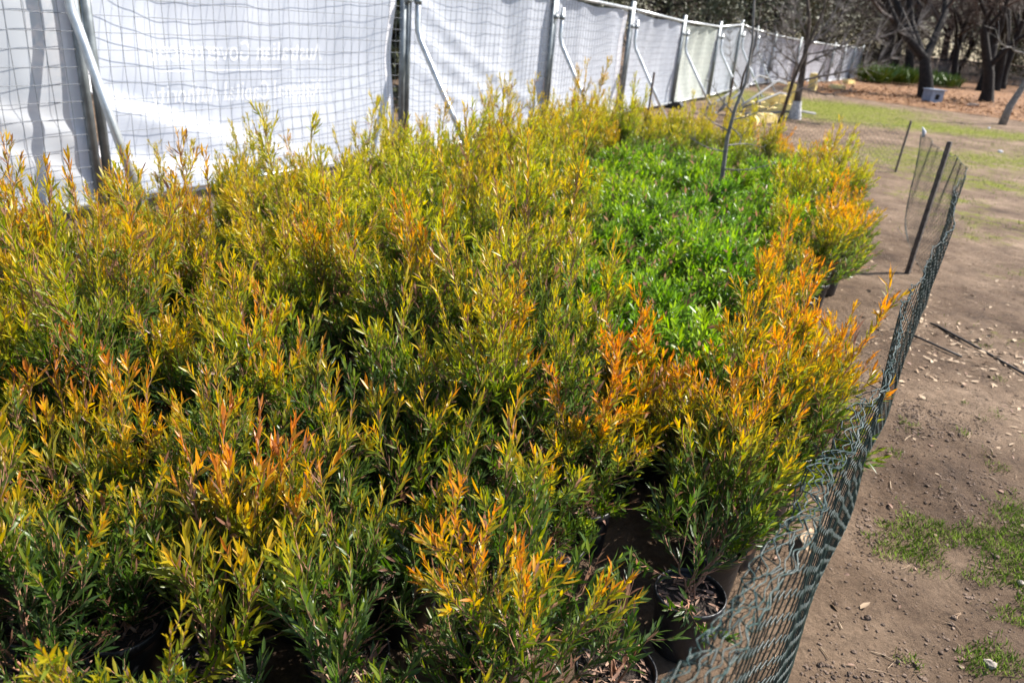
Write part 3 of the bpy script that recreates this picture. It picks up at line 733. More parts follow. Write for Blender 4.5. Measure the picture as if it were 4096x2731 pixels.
def netting(name, path, height, fold_to, label, period=.080, row=.026, end_cut=None, s0=0.0):
    s, out = path_sample(path, .02); total = s[-1]
    def pos(ss, v):
        ss = np.clip(ss, 0, total)
        x = np.interp(ss, s, out[:, 0]); y = np.interp(ss, s, out[:, 1])
        x2 = np.interp(np.clip(ss + .02, 0, total), s, out[:, 0]); y2 = np.interp(np.clip(ss + .02, 0, total), s, out[:, 1])
        x1 = np.interp(np.clip(ss - .02, 0, total), s, out[:, 0]); y1 = np.interp(np.clip(ss - .02, 0, total), s, out[:, 1])
        tx, ty = x2 - x1, y2 - y1; l = np.hypot(tx, ty) + 1e-9; nx_, ny_ = -ty / l, tx / l      # to the left of the path = bed side
        wav = .018 * np.sin(ss * 2.3 + 1) * v / height + .010 * np.sin(ss * 6.1 + v * 5) + .006 * np.sin(ss * 17 + v * 3) * (v / height)
        topdip = .016 * np.sin(ss * 3.1) + .007 * np.sin(ss * 9.7 + 2) + .004 * np.sin(ss * 23)
        z = np.minimum(v, height)
        over = np.maximum(v - height, 0)
        ang = np.minimum(over / .022, 3.0)
        curl_x = .022 * (1 - np.cos(ang)); curl_z = .022 * np.sin(ang) - np.maximum(over - .066, 0) * .9
        cr = (over > 0) * (.0035 * np.sin(ss * 117 + v * 160) + .0035 * np.sin(ss * 61 + v * 90) + .004 * np.sin(ss * 23 + v * 40))
        z = z + curl_z + topdip * (v / height) ** 2 + .5 * cr + .006
        off = wav + curl_x + cr
        return np.stack([x + nx_ * off, y + ny_ * off, z], -1)
    tw0, tw1, dg0, dg1 = [], [], [], []
    nrow = int((height + .13) / row); ncol = int(total / period)
    for j in range(nrow):
        for k in range(ncol):
            a = (k + .5 * (j % 2)) * period; v = j * row
            jit = .003 * math.sin(k * 1.7 + j * 2.9); a += jit
            mx_ = height + max(0, min(.13, (fold_to - a) * .12))
            if v > mx_: continue
            if end_cut and a > end_cut(v) * total: continue
            tw0.append((a, v)); tw1.append((a + .040 * period / .112, v + .001))
            for dj in (1, -1):
                v2 = v + dj * row
                if v2 < 0 or v2 > mx_: continue
                dg0.append((a + .040 * period / .112, v)); dg1.append((a + period * .5 + .003 * math.sin((k + .5 * (j % 2)) * 1.7 + (j + dj) * 2.9), v2))
    def arr(q): q = np.array(q); return pos(q[:, 0], q[:, 1])
    t = thing(name, label, 'netting', (0, 0, 0))
    rr_ = np.concatenate([np.full(len(tw0), .0019), np.full(len(dg0), .0014)])
    V, lo, st = seg_tubes(np.concatenate([arr(tw0), arr(dg0)]), np.concatenate([arr(tw1), arr(dg1)]), rr_, 4)
    link_mesh('mesh_wires', np_mesh('mesh_wires', V, lo, st, M['net'], smooth=True), t)
    b = MB(); ss = np.arange(0, total, .012)
    b.tube(pos(ss, np.full(len(ss), height) + .003 * np.sin(ss * 57)), .0016, 5)
    b.tube(pos(ss, np.full(len(ss), .005)), .0014, 5)
    for q_ in range(7 if fold_to > 0 else 0):
        sq = np.arange(0, fold_to * (1 - .11 * q_), .008)
        b.tube(pos(sq, height + .008 + .012 * q_ + .004 * np.sin(sq * (97 + 13 * q_) + q_ * 2)), .0011, 5)
    if end_cut:
        vv = np.linspace(0.01, height, 26)
        for dd in (0, .012, .03): b.tube(pos(np.array([end_cut(q_) * total for q_ in vv]) - dd + .01 * np.sin(vv * 30 + dd * 90), vv), .0022, 5)
    b.build('selvage_wire', M['net_top'], t)
    return t
netting('wire_netting', NET, .91, 2.3, 'dark green wire netting curving along the right side of the bed, its top edge crumpled', end_cut=lambda v: .88 + .12 * (max(0, v) / .91) ** .25)
netting('wire_netting', [(5.46, 11.45), (5.1, 11.3), (4.6, 11.2), (4.1, 11.9), (3.7, 12.6), (2.9, 12.9)], .66, 0, 'pale far wire netting strung to the thin stake behind the bed', period=.10, row=.036)

def stake(x, y, h, r, lean, label, mt=M['stake']):
    b = MB()
    b.tube([(0, 0, -.05), (lean[0] * .5, lean[1] * .5, h * .5), (lean[0], lean[1], h)], [r, r * .97, r * .95], 4)
    b.tube([(lean[0], lean[1], h), (lean[0], lean[1], h + .006)], [r * .95, r * .7], 4)
    o = b.build('garden_stake', mt, None, smooth=False); o.location = (x, y, 0)
    return tag(o, label, 'stake')
stake(3.17, 5.97, 1.05, .024, (.01, -.02), 'nearer thick timber stake standing against the dark netting')
stake(5.46, 11.45, .74, .018, (.02, .0), 'thin farther stake carrying the pale netting behind the bed')
b = MB(); b.tube([(3.84, 7.7, .90), (3.85, 7.72, .95), (3.83, 7.74, .99)], [.012, .02, .004], 6)
tag(b.build('tie_knot', M['white']), 'white rag knot tied to the top corner of the netting', 'knot')
for x, y, lab in [(1.9, 12.9, 'short rusty steel picket sticking up before the fourth fence panel, leftmost of two'), (3.35, 13.6, 'short rusty steel picket sticking up before the fifth fence panel, rightmost of two')]:
    b = MB(); b.tube([(0, 0, -.1), (0, 0, 1.02)], .018, 4); o = b.build('steel_picket', M['rust'], None, False); o.location = (x, y, 0); tag(o, lab, 'picket')

# ------------------------------------------------------------------ fence
A_ = Vector((-3.17, 5.55)); kdir = Vector((.4551, .8904))
POSTS = [(A_ - kdir * 3.6, 2.05), (A_, 2.05), (Vector((-1.45, 8.75)), 2.04), (Vector((.19, 11.96)), 2.01), (Vector((1.68, 15.23)), 1.96), (Vector((3.23, 18.48)), 1.87), (Vector((4.76, 21.74)), 1.86), (Vector((6.14, 25.07)), 2.0), (Vector((7.5, 28.4)), 1.93), (Vector((9.11, 31.62)), 1.83), (Vector((11.07, 34.64)), 1.74), (Vector((13.5, 37.29)), 1.66), (Vector((15.1, 40.2)), 1.66), (Vector((16.7, 43.1)), 1.66), (Vector((18.25, 46.0)), 1.68)]
ORD = ['nearest', 'second', 'third', 'fourth', 'fifth', 'sixth', 'seventh', 'eighth', 'ninth', 'tenth', 'eleventh', 'twelfth', 'thirteenth', 'fourteenth']
def cloth_disp(i, u, z, L, H):
    """how far the banner hangs behind the wire (metres)"""
    v = z / H; e = math.sin(math.pi * min(1, max(0, u / L))) ** .5 if 0 < u < L else 0
    bul = (.09 if i == 0 else .16) * e * math.sin(math.pi * min(1, v * .95 + .05)) ** .7
    s_ = i * 7.3
    rip = .028 * noise.noise((u * 1.3 + z * .7 + s_, z * .9 - u * .35, s_)) + .018 * noise.noise((u * 4.5 + s_, z * 1.0, s_ + 3))
    if i == 1:
        for zc, kk, A, w in ((.86, .30, .075, .055), (.38, .16, .065, .05), (1.75, -.12, .03, .12)):
            g = z - zc + kk * (u - .1)
            rip += A * math.tanh(g / w) * math.exp(-abs(g) / .30) * (math.exp(-((u - .5) / 1.5) ** 2) if kk > 0 else 1)
        rip += .012 * math.sin(z * 6 - u * 1.6)
    elif i == 0:
        g = u - 3.0
        for zc, kk, A, w in ((.98, .45, .03, .07), (.62, .35, .03, .08), (.28, .28, .03, .07), (1.45, -.2, .015, .08)):
            gg = z - zc + kk * (g + .35) + .03 * math.sin(u * 6 + zc * 9)
            rip += A * math.tanh(gg / w) * math.exp(-abs(gg) / .22)
        rip += .015 * math.sin(u * 3.3 + z * 1.2) * v
    elif i == 2:
        g = z - 1.85 + .42 * u
        for o_ in (0, .33, .66): rip += -.022 * math.exp(-((g + o_) / .10) ** 2)
        rip += .022 * math.sin(u * 7 + 2 * z) * (u / L)
    else:
        rip += .022 * math.sin(u * (5 + i % 3) + z * 1.3 * (i % 2 - .4) + i) + .02 * math.exp(-((u - L * .3 - .3 * (H - z)) / .12) ** 2)
    return .035 + max(0, bul + rip)

for i in range(len(POSTS) - 1):
    (p, h0), (q_, h1) = POSTS[i], POSTS[i + 1]
    d = q_ - p; L = d.length; ang = math.atan2(d.y, d.x); far = i > 5
    last = i in (4,)
    tiltz = 0
    root = thing('mesh_fence', '%s galvanised mesh fence panel from the camera%s' % (ORD[i], ', cut by the left edge' if i == 0 else ''), 'fence', (p.x, p.y, 0), ang, 'temporary fence panels in the white fence')
    rp_ = .034 if not far else .034
    for e, hh in ((.045, h0), (L - .045, h1)):
        b = MB(); b.tube([(e, 0, .03), (e, 0, hh + .13)], rp_, 12); b.tube([(e, 0, hh + .13), (e, 0, hh + .137)], [rp_, rp_ * .6], 12)
        b.build('post', M['galv_dark'], root)
    b = MB(); b.tube([(.075, 0, h0), (L - .075, 0, h1)], .026, 10); b.build('top_rail', M['galv'], root)
    b = MB(); b.tube([(.075, 0, .12), (L - .075, 0, .12)], .018, 8); b.build('bottom_rail', M['galv'], root)
    P0, P1 = [], []
    sx = .118 if i < 6 else .16; sz = .115 if i < 6 else .2
    n = int((L - .1) / sx)
    for k in range(1, n + 1):
        x = .05 + k * (L - .1) / (n + 1); hh = h0 + (h1 - h0) * x / L; zz = np.linspace(.12, hh, 7 if i < 4 else 2)
        for a, c in zip(zz, zz[1:]):
            P0.append((x + .008 * noise.noise((x * 5, a * 2, i)), -.004 + .006 * noise.noise((x * 3, a * 3, i + 9)), a)); P1.append((x + .008 * noise.noise((x * 5, c * 2, i)), -.004 + .006 * noise.noise((x * 3, c * 3, i + 9)), c))
    m = int((min(h0, h1) - .15) / sz)
    for k in range(m + 1):
        z = .16 + k * sz; xx = np.linspace(.05, L - .05, 16 if i < 4 else 2)
        for a, c in zip(xx, xx[1:]):
            P0.append((a, -.008, z + .007 * noise.noise((a * 2.5, z * 4, i + 20)))); P1.append((c, -.008, z + .007 * noise.noise((c * 2.5, z * 4, i + 20))))
    V, lo, st = seg_tubes(np.array(P0), np.array(P1), .0023 if i < 6 else .0035, 4)
    link_mesh('wire_mesh', np_mesh('wire_mesh', V, lo, st, M['wire'], smooth=True), root)
    # banner
    bl = {0: 'thin see-through banner, crumpled and sun spotted, hung on the fence at the left edge', 1: 'white banner with mirrored lettering showing through, behind the nearest full fence panel', 2: 'white banner with diagonal creases, behind the third fence panel', 5: 'greenish grey banner on the sixth fence panel, just left of the bare sapling'}.get(i, 'plain white banner on the %s fence panel' % ORD[i])
    bt = thing('fence_banner', bl, 'banner', (p.x, p.y, 0), ang, 'banners hung along the fence')
    mt = M['cloth_thin'] if i == 0 else M['cloth_green'] if i in (5,) else M['cloth'] if i < 7 else M['cloth_grey']
    u0, u1 = .03, L - (.07 if i in (1,) else .16 if i in (3,) else .04)
    NU, NV = (150, 84) if i < 3 else (60, 34)
    vs = []; fs = []
    for b_ in range(NV + 1):
        for a in range(NU + 1):
            fu = a / NU; fv = b_ / NV
            hh = h0 + (h1 - h0) * fu - .05
            z = .07 + (hh - .07) * fv - .02 * math.sin(fu * 9 + i) * (fv > .97)
            uu = u0 + (u1 - u0) * fu
            if i == 1: uu += -.07 * fu ** 8 * math.sin(math.pi * fv * .9) 
            vs.append((uu, cloth_disp(i, uu - u0, z, u1 - u0, hh), z))
    for b_ in range(NV):
        for a in range(NU):
            w = b_ * (NU + 1) + a; fs.append((w, w + 1, w + NU + 2, w + NU + 1))
    b = MB(); b.add(vs, fs); sheet = b.build('cloth', mt, bt)
    # hem strips along the sides, a few millimetres in front
    for side in (0, NU - (4 if i < 3 else 2)):
        wd = 4 if i < 3 else 2; hv = []; hf = []
        for b_ in range(NV + 1):
            for a in range(wd + 1):
                x, y, z = vs[b_ * (NU + 1) + side + a]; hv.append((x, y - .004, z))
        for b_ in range(NV):
            for a in range(wd): w = b_ * (wd + 1) + a; hf.append((w, w + 1, w + wd + 2, w + wd + 1))
        b = MB(); b.add(hv, hf); b.build('hem', M['hem'], bt)
    if i < 5:
        for k in range(5):
            u_ = u0 + .12 + (u1 - u0 - .24) * k / 4; hh = h0 + (h1 - h0) * u_ / L
            b = MB(); ring = [(u_ + .004 * math.sin(t * 2), .008 + .036 * math.cos(t), hh - .012 + .040 * math.sin(t)) for t in np.linspace(0, 6.28, 15)]
            b.tube(ring, .0035, 4, cap=False); b.build('cable_tie', M['black'], bt)
    if i == 1: BANNER = (bt, u0, u1, h0)

# lettering that shows mirrored through the banner: serif strokes (thick, thin)
TK, TN = .15, .065
def arc(cx, cy, rx, ry, a0, a1, n=12): return [(cx + rx * math.cos(math.radians(a0 + (a1 - a0) * k / n)), cy + ry * math.sin(math.radians(a0 + (a1 - a0) * k / n))) for k in range(n + 1)]
def sf(x, y, w=.15): return ([(x - w, y), (x + w, y)], TN)
XH = .68
GL = {
 'A': (.86, [([(.06, 0), (.40, 1)], TN), ([(.42, 1), (.76, 0)], TK), ([(.18, .34), (.62, .34)], TN), sf(.06, .03, .11), sf(.78, .03, .13)]),
 'u': (.70, [([(.14, XH), (.14, .2), (.2, .06), (.3, .03), (.42, .08), (.5, .2)], TK * .8), ([(.52, XH), (.52, 0)], TK), sf(.08, XH - .03, .08), sf(.46, XH - .03, .08), sf(.58, .03, .09)]),
 's': (.52, [([(.40, .55), (.32, .65), (.2, .64), (.12, .54), (.18, .42), (.34, .30), (.42, .18), (.34, .05), (.2, .02), (.09, .12)], TK * .75), ([(.41, .66), (.41, .50)], TN), ([(.08, .0), (.08, .18)], TN)]),
 't': (.44, [([(.19, .88), (.19, .14), (.26, .03), (.38, .06)], TK), ([(.02, XH - .03), (.38, XH - .03)], TN)]),
 'r': (.52, [([(.16, XH), (.16, 0)], TK), ([(.18, .48), (.28, .64), (.38, .66), (.44, .60)], TK * .7), sf(.16, .03), sf(.10, XH - .03, .09)]),
 'a': (.62, [([(.10, .54), (.2, .65), (.34, .64), (.42, .52), (.42, .12), (.5, .03), (.58, .06)], TK * .9), ([(.42, .40), (.2, .32), (.09, .2), (.12, .06), (.24, .02), (.42, .16)], TK * .7)]),
 'l': (.36, [([(.17, 1.02), (.17, 0)], TK), sf(.17, .03), sf(.11, 1.0, .09)]),
 'i': (.36, [([(.17, XH), (.17, 0)], TK), sf(.17, .03), sf(.11, XH - .03, .09), ([(.17, .86), (.17, .98)], TK)]),
 'n': (.72, [([(.15, XH), (.15, 0)], TK), ([(.17, .48), (.3, .63), (.42, .64), (.52, .52), (.53, 0)], TK * .9), sf(.15, .03), sf(.53, .03), sf(.10, XH - .03, .09)]),
 'm': (1.06, [([(.15, XH), (.15, 0)], TK), ([(.17, .48), (.3, .63), (.4, .64), (.5, .52), (.51, 0)], TK * .9), ([(.53, .48), (.66, .63), (.76, .64), (.86, .52), (.87, 0)], TK * .9), sf(.15, .03), sf(.51, .03), sf(.87, .03), sf(.10, XH - .03, .09)]),
 'G': (.92, [(arc(.46, .5, .38, .48, 50, 310, 18), TK * .9), ([(.74, .40), (.74, .06)], TK), sf(.72, .42, .14), ([(.76, .96), (.76, .70)], TN)]),
 'C': (.86, [(arc(.46, .5, .38, .48, 48, 312, 18), TK * .9), ([(.74, .96), (.74, .70)], TN), ([(.76, .1), (.72, .2)], TN)]),
 'o': (.66, [(arc(.33, .33, .25, .33, 0, 360, 18), TK * .8)]),
 'v': (.66, [([(.08, XH), (.32, 0)], TK), ([(.33, 0), (.55, XH)], TN), sf(.09, XH - .03, .12), sf(.56, XH - .03, .1)]),
 'e': (.60, [(arc(.32, .33, .24, .33, 20, 320, 16), TK * .8), ([(.1, .38), (.54, .38)], TN)]),
 'N': (.98, [([(.16, 0), (.16, 1)], TN), ([(.16, 1), (.78, 0)], TK), ([(.80, 0), (.80, 1)], TN), sf(.16, .03), sf(.12, .97, .12), sf(.80, .97)]),
 'p': (.70, [([(.16, XH), (.16, -.3)], TK), (arc(.35, .33, .24, .32, 150, -150, 16), TK * .8), sf(.16, -.28), sf(.10, XH - .03, .09)]),
 'h': (.72, [([(.15, 1.02), (.15, 0)], TK), ([(.17, .48), (.3, .63), (.42, .64), (.52, .52), (.53, 0)], TK * .9), sf(.15, .03), sf(.53, .03), sf(.09, 1.0, .09)]),
 'y': (.66, [([(.08, XH), (.33, .04)], TK), ([(.56, XH), (.28, -.24), (.14, -.27)], TN * 1.3), sf(.09, XH - .03, .12), sf(.56, XH - .03, .1)]),
 ' ': (.40, []),
}
def lettering(text, s_left, s_right, z0, capH, name):
    """mirrored: the first letter stands at s_right, the last at s_left"""
    bt, u0, u1, h0 = BANNER
    tot = sum(GL[c][0] for c in text); sxl = (s_right - s_left) / tot
    x = 0; lay = 0
    for c in text:
        w, strokes = GL[c]; b = MB()
        for pts, th in strokes:
            lay = (lay + 1) % 7
            pp = []
            for (p0, p1) in zip(pts, pts[1:]):
                m = 3
                for k in range(m): pp.append((p0[0] + (p1[0] - p0[0]) * k / m, p0[1] + (p1[1] - p0[1]) * k / m))
            pp.append(pts[-1])
            vs = []; fs = []
            for k, (px, py) in enumerate(pp):
                ax, ay = pp[min(k + 1, len(pp) - 1)]; bx, by = pp[max(k - 1, 0)]
                dx, dy = ax - bx, ay - by; l = math.hypot(dx, dy) + 1e-9
                for sg in (-.5, .5):
                    gx = px - dy / l * th * sg; gy = py + dx / l * th * sg
                    u = s_right - (x + gx) * sxl; z = z0 + gy * capH
                    vs.append((u, cloth_disp(1, u - u0, z, u1 - u0, h0 - .05) - .0012 - .0002 * lay, z))
            for k in range(len(pp) - 1): fs.append((2 * k, 2 * k + 1, 2 * k + 3, 2 * k + 2))
            b.add(vs, fs)
        x += w
        if strokes: b.build(name, M['letter'], bt, smooth=False)
lettering('Australian Government', .62, 2.52, 1.105, .15, 'letter')
lettering('National Capital Authority', .60, 2.52, .765, .15, 'letter')
b = MB(); bt, u0, u1, h0 = BANNER; vs = []; fs = []
for k in range(40):
    u = .68 + 1.5 * k / 39
    for z in (1.015, 1.027): vs.append((u, cloth_disp(1, u - u0, z, u1 - u0, h0 - .05) - .0015, z))
for k in range(39): fs.append((2 * k, 2 * k + 2, 2 * k + 3, 2 * k + 1))
b.add(vs, fs); b.build('printed_line', M['letter'], bt, smooth=False)

# braces
def brace(P, ndir, along, top, bend, foot, label, shift=.10):
    n_ = Vector((ndir[0], ndir[1], 0)); a_ = Vector((along[0], along[1], 0)); base = Vector((P.x, P.y, 0)) + a_ * shift
    root = thing('fence_brace', label, 'brace', base, 0, 'slanting braces propping the fence')
    pts = [n_ * .085 + Vector((0, 0, top)), n_ * .085 + Vector((0, 0, bend + .10)), n_ * .095 + Vector((0, 0, bend + .03)), n_ * .13 + Vector((0, 0, bend - .06)), n_ * .5 * foot + Vector((0, 0, (bend - .06) * (1 - (.5 * foot - .13) / (foot - .13)))), n_ * foot + Vector((0, 0, .02))]
    b = MB(); b.tube(pts, .032, 12); b.build('brace_tube', M['galv'], root)
    for z in (bend + .30,):
        b = MB(); b.tube([n_ * .03 - a_ * .12 + Vector((0, 0, z)), n_ * .03 - a_ * .12 + Vector((0, 0, z + .06))], .048, 12); b.tube([n_ * .085 + Vector((0, 0, z)), n_ * .085 + Vector((0, 0, z + .06))], .042, 12)
        b.tube([n_ * .06 + Vector((0, 0, z + .03)), n_ * .06 - a_ * .10 + Vector((0, 0, z + .03))], .012, 6); b.build('clamp', M['galv_dark'], root)
    b = MB(); b.box(n_ * (foot + .02) + Vector((0, 0, .012)), (.14, .12, .02)); b.build('foot_plate', M['galv'], root, False)
nperp = (.8905, -.455)
lab = {1: 'nearest fat galvanised brace crossing the left banner', 2: 'second galvanised brace, clamped to the post right of the mirrored lettering', 3: 'third galvanised brace from the camera, foot among olive shrubs', 4: 'fourth galvanised brace from the camera', 5: 'fifth galvanised brace, half hidden by yellow shoots', 6: 'sixth thin brace, left of the bare sapling', 7: 'seventh brace, seen behind the bare sapling', 8: 'eighth and farthest brace, behind bare twigs'}
SHIFT1 = -.14
for k in range(1, 9):
    p = POSTS[k][0]; hh = POSTS[k][1]
    e = POSTS[k + 1][0] - POSTS[k - 1][0]; e.normalize(); n_ = (e.y, -e.x)
    if k == 1: n_ = (.96, -.26)
    brace(p, n_, (e.x, e.y), hh - .18, 1.40 * hh / 2.05, .98 if k > 1 else .54, lab[k], .10 if k > 1 else SHIFT1)
# feet
def foot(x, y, rz, mt, label, z=0, rx=0, ry=0, group='fence feet', sc=1.0):
    t = thing('ballast_block', label, 'block', (x, y, z), rz, group); t.scale = (sc,) * 3; t.rotation_euler = (rx, ry, rz)
    b = MB(); L, w, h = .56, .24, .15
    prof = [(-L / 2, 0), (-L / 2, h * .55), (-L / 2 + .06, h), (-.06, h), (-.05, h * .8), (.05, h * .8), (.06, h), (L / 2 - .06, h), (L / 2, h * .55), (L / 2, 0)]
    vs = [(a, sy * w / 2, c) for sy in (-1, 1) for a, c in prof]; n = len(prof)
    fs = [tuple(range(n)), tuple(range(2 * n - 1, n - 1, -1))] + [(k, n + k, n + (k + 1) % n, (k + 1) % n) for k in range(n)]
    b.add(vs, fs); b.build('block', mt, t, False)
    for sx in (-.16, .16): b = MB(); b.lathe([(.03, h - .01), (.045, h + .012), (.05, h + .002)], 10, (sx, 0, 0)); b.build('socket', mt, t)
for k, (lab_, mt) in {1: ('black fence foot under the nearest post, behind the left shrubs', M['black']), 2: ('black fence foot under the post right of the lettered banner', M['black']), 5: ('black fence foot behind the yellow shoots by the fifth brace', M['black'])}.items():
    p = POSTS[k][0]; foot(p.x - .30 * (k == 1) , p.y - .60 * (k == 1), 1.1 if k == 1 else -.47, mt, lab_)
yl = [(5.75, 20.4, 0, .3, 0, 'yellow fence foot lying flat, leftmost of the pile behind the sapling'), (6.55, 21.6, 0, -.5, 0, 'yellow fence foot lying at the back of the pile behind the sapling'), (6.45, 20.6, .0, .2, 0, 'yellow fence foot at the bottom of the pile by the white trunk'), (6.35, 20.7, .19, .1, 0, 'yellow fence foot stacked on top of the pile'), (6.85, 21.3, .33, .6, 1.35, 'yellow fence foot standing on end beside the pile'), (9.2, 28.5, 0, .4, 0, 'yellow fence foot on the grass right of the white trunk'), (10.2, 29.6, .34, .9, 1.35, 'tipped up yellow fence foot before the grey banners'), (12.2, 32.4, .05, .2, 0, 'yellow fence foot at the edge of the mulch'), (14.4, 37.0, .1, .7, 0, 'farthest yellow fence foot, under the last banners'), (4.45, 16.6, .0, -.4, 0, 'pale yellow fence foot nearest the shrubs, below the spare braces'), (5.05, 17.2, .0, .6, 0, 'second yellow fence foot below the spare braces'), (5.6, 19.0, 0, .1, 0, 'yellow fence foot beside the ends of the spare braces')]
for x, y, z, rz, ry, lb in yl: foot(x, y, rz, M['yellow'], lb, z, 0, ry, 'yellow fence feet left along the fence', 1.12)
# spare braces lying in a stack
for k, (x, y, z, rz, lb) in enumerate([(4.3, 18.2, .05, .95, 'topmost bent spare brace on the stack behind the sapling'), (4.1, 18.6, .05, 1.0, 'spare brace at the left of the stack'), (4.7, 18.3, .10, .90, 'spare brace in the middle of the stack'), (4.9, 18.9, .05, .85, 'spare brace at the right of the stack'), (4.4, 17.6, .03, .55, 'lowest spare brace lying on the grass before the stack')]):
    b = MB(); hz = (.75, .45, .60, .35, .12)[k]
    b.tube([(0, 0, .02), (1.1, 0, hz * .55), (2.0, 0, hz), (2.15, .02, hz + .02), (2.9, .06, hz - .05)], .028, 8)
    b.tube([(1.1, 0, hz * .55), (1.15, .02, .0)], .026, 6)
    o = b.build('spare_brace', M['old_steel']); o.location = (x, y, z); o.rotation_euler = (0, 0, rz); tag(o, lb, 'brace', 'spare braces stacked on the grass')

# ------------------------------------------------------------------ trees
def bare_tree(seed, H, r, depth=5, lean=(0, 0), fork=.3, spreadA=.6, twigs=True, nb=3, ratio=.72, L0=None, L1=None):
    rg = random.Random(seed); tr = MB(); seg0, seg1, sr = [], [], []
    def grow(p, d, L, rad, lev):
        pts = [p]; rr = [rad]; n = 5 if lev < 2 else 3; q = p.copy(); dd = d.copy()
        for i in range(n):
            dd = (dd + Vector((rg.gauss(0, .13), rg.gauss(0, .13), rg.gauss(.05, .08)))).normalized()
            q = q + dd * L / n; pts.append(q.copy()); rr.append(rad * (1 - .45 * (i + 1) / n))
        if lev < 2:
            if lev == 0: rr[0] *= 1.35
            tr.tube(pts, rr, 9 if lev == 0 else 6, cap=False)
        else:
            for a, c, r_ in zip(pts, pts[1:], rr): seg0.append(a); seg1.append(c); sr.append(max(r_, .007))
        if lev >= depth: return
        k = nb + (lev > 1) + rg.randint(0, 1)
        for i in range(k):
            t = rg.uniform(.35 if lev else max(.4, fork), 1.0) if i else 1.0
            ii = min(int(t * n), n - 1); f = t * n - ii; st_ = pts[ii].lerp(pts[ii + 1], f)
            ax = dd.orthogonal(); ax.rotate(Matrix.Rotation(rg.uniform(0, 6.28), 3, dd)); nd = (dd + ax * rg.uniform(.4, 1.0) * spreadA * 1.6).normalized()
            if lev >= 2 and rg.random() < .35: nd.z -= .3
            grow(st_, nd.normalized(), (L1 if (L1 and lev == 0) else L * ratio) * rg.uniform(.65, 1.1), rr[ii] * (.78 if L1 and lev == 0 else .62), lev + 1)
    grow(Vector((0, 0, -.05)), Vector((lean[0], lean[1], 1)).normalized(), L0 or H * .38, r, 0)
    return tr, (np.array([tuple(v) for v in seg0]), np.array([tuple(v) for v in seg1]), np.array(sr))
def make_tree(variant, name, label, loc, rz, sc, group, tm, cm):
    if variant[0] not in TREECACHE:
        tr, (a, c, r_) = bare_tree(*variant[1], **variant[2])
        V, lo, st = seg_tubes(a, c, r_ * 1.05, 3)
        TREECACHE[variant[0]] = (tr.mesh('trunk', tm), np_mesh('crown', V, lo, st, cm))
    tm_, cm_ = TREECACHE[variant[0]]
    t = thing(name, label, 'tree', loc, rz, group); t.scale = (sc, sc, sc)
    link_mesh('trunk', tm_, t); link_mesh('crown', cm_, t); return t
TREECACHE = {}
make_tree(('big', (11, 9.0, .33), dict(depth=5, lean=(-.12, .02), fork=.8, spreadA=.55, nb=3, ratio=.72, L0=1.6, L1=4.0)), 'bare_tree', 'big dark bare tree with a forked trunk behind the blue box', (15.3, 31.3, 0), 0, 1, 'bare trees in the mulch', M['bark_dark'], M['twig'])
make_tree(('mid', (12, 8.0, .24), dict(depth=5, lean=(.05, .02), spreadA=.7)), 'bare_tree', 'dark bare tree in the mulch, between the blue box and the pale leaning trunk', (18.6, 33.0, 0), .5, 1, 'bare trees in the mulch', M['bark_dark'], M['twig'])
VAR = [('v%d' % i, (40 + i, 8.5 + i, .20 + .03 * i), dict(depth=5, lean=(.08 * math.sin(i * 2), .06 * math.cos(i * 3)), spreadA=.75, nb=3)) for i in range(5)]
spots = [(21.0, 47.8, 0, 'dark trunk left of the green strap leaved plants'), (22.6, 49.0, 3, 'dark trunk leaning right over the green strap leaved plants'), (26.0, 50.5, 1, 'slim dark tree before the paling fence, left of two'), (28.5, 49.5, 2, 'slim dark tree before the paling fence, right of two'), (24.2, 43.5, 4, 'bare tree standing right behind the big forked one')]
for x, y, v, lb in spots: make_tree(VAR[v], 'bare_tree', lb, (x, y, 0), v * 1.7 + x, 1.0, 'bare trees in the mulch', M['bark_dark'], M['twig'])
rt = random.Random(5)
deep = []
for k in range(34):
    y = rt.uniform(46, 96); a = rt.uniform(.12, .78); x = y * a
    if x < 19 and y < 56: y += 14
    deep.append((x / y, x, y))
for k, (_, x, y) in enumerate(sorted(deep)):
    make_tree(VAR[rt.randrange(5)], 'bare_tree', 'dark bare tree deep in the wood behind, %s from the left' % ordn(k + 1), (x, y, 0), rt.uniform(0, 6.28), rt.uniform(.85, 1.3), 'bare trees deep in the wood', M['bark_mid'], M['twig'])

# the wood behind as one mass: twigs and dark leaves
n = 26000
y = rng.uniform(50, 118, n); x = y * rng.uniform(-.15, .95, n); z = np.abs(rng.normal(0, 1, n)) * 4 + rng.uniform(0, 6, n)
P0 = np.stack([x, y, z], 1); d = nrm(rng.normal(0, 1, (n, 3)) + np.array([0, 0, .5])); P1 = P0 + d * rng.uniform(.6, 2.6, n)[:, None]
V, lo, st = seg_tubes(P0, P1, rng.uniform(.010, .032, n), 3)
tag(link_mesh('woodland_twigs', np_mesh('woodland_twigs', V, lo, st, M['twig'])), 'far tangle of bare brown twigs filling the wood', 'woodland', kind='stuff')
n = 30000
cl = np.stack([rng.uniform(8, 100, 260), rng.uniform(72, 125, 260), rng.uniform(.5, 9, 260)], 1)
cl[:, 0] = cl[:, 1] * rng.uniform(-.2, .95, 260)
c_ = cl[rng.integers(0, 260, n)]; P = c_ + rng.normal(0, 1, (n, 3)) * np.array([2.6, 2.0, 1.6])
P[:, 2] = np.abs(P[:, 2]); Ls = rng.uniform(.25, .6, n)
V, lo, st, k = leaves_np(P, rng.normal(0, 1, (n, 3)), rng.normal(0, 1, (n, 3)), Ls, Ls * .55, 1)
tag(link_mesh('woodland_leaves', np_mesh('woodland_leaves', V, lo, st, M['evergreen'])), 'far dark leafy mass at the back of the wood', 'woodland', kind='stuff')

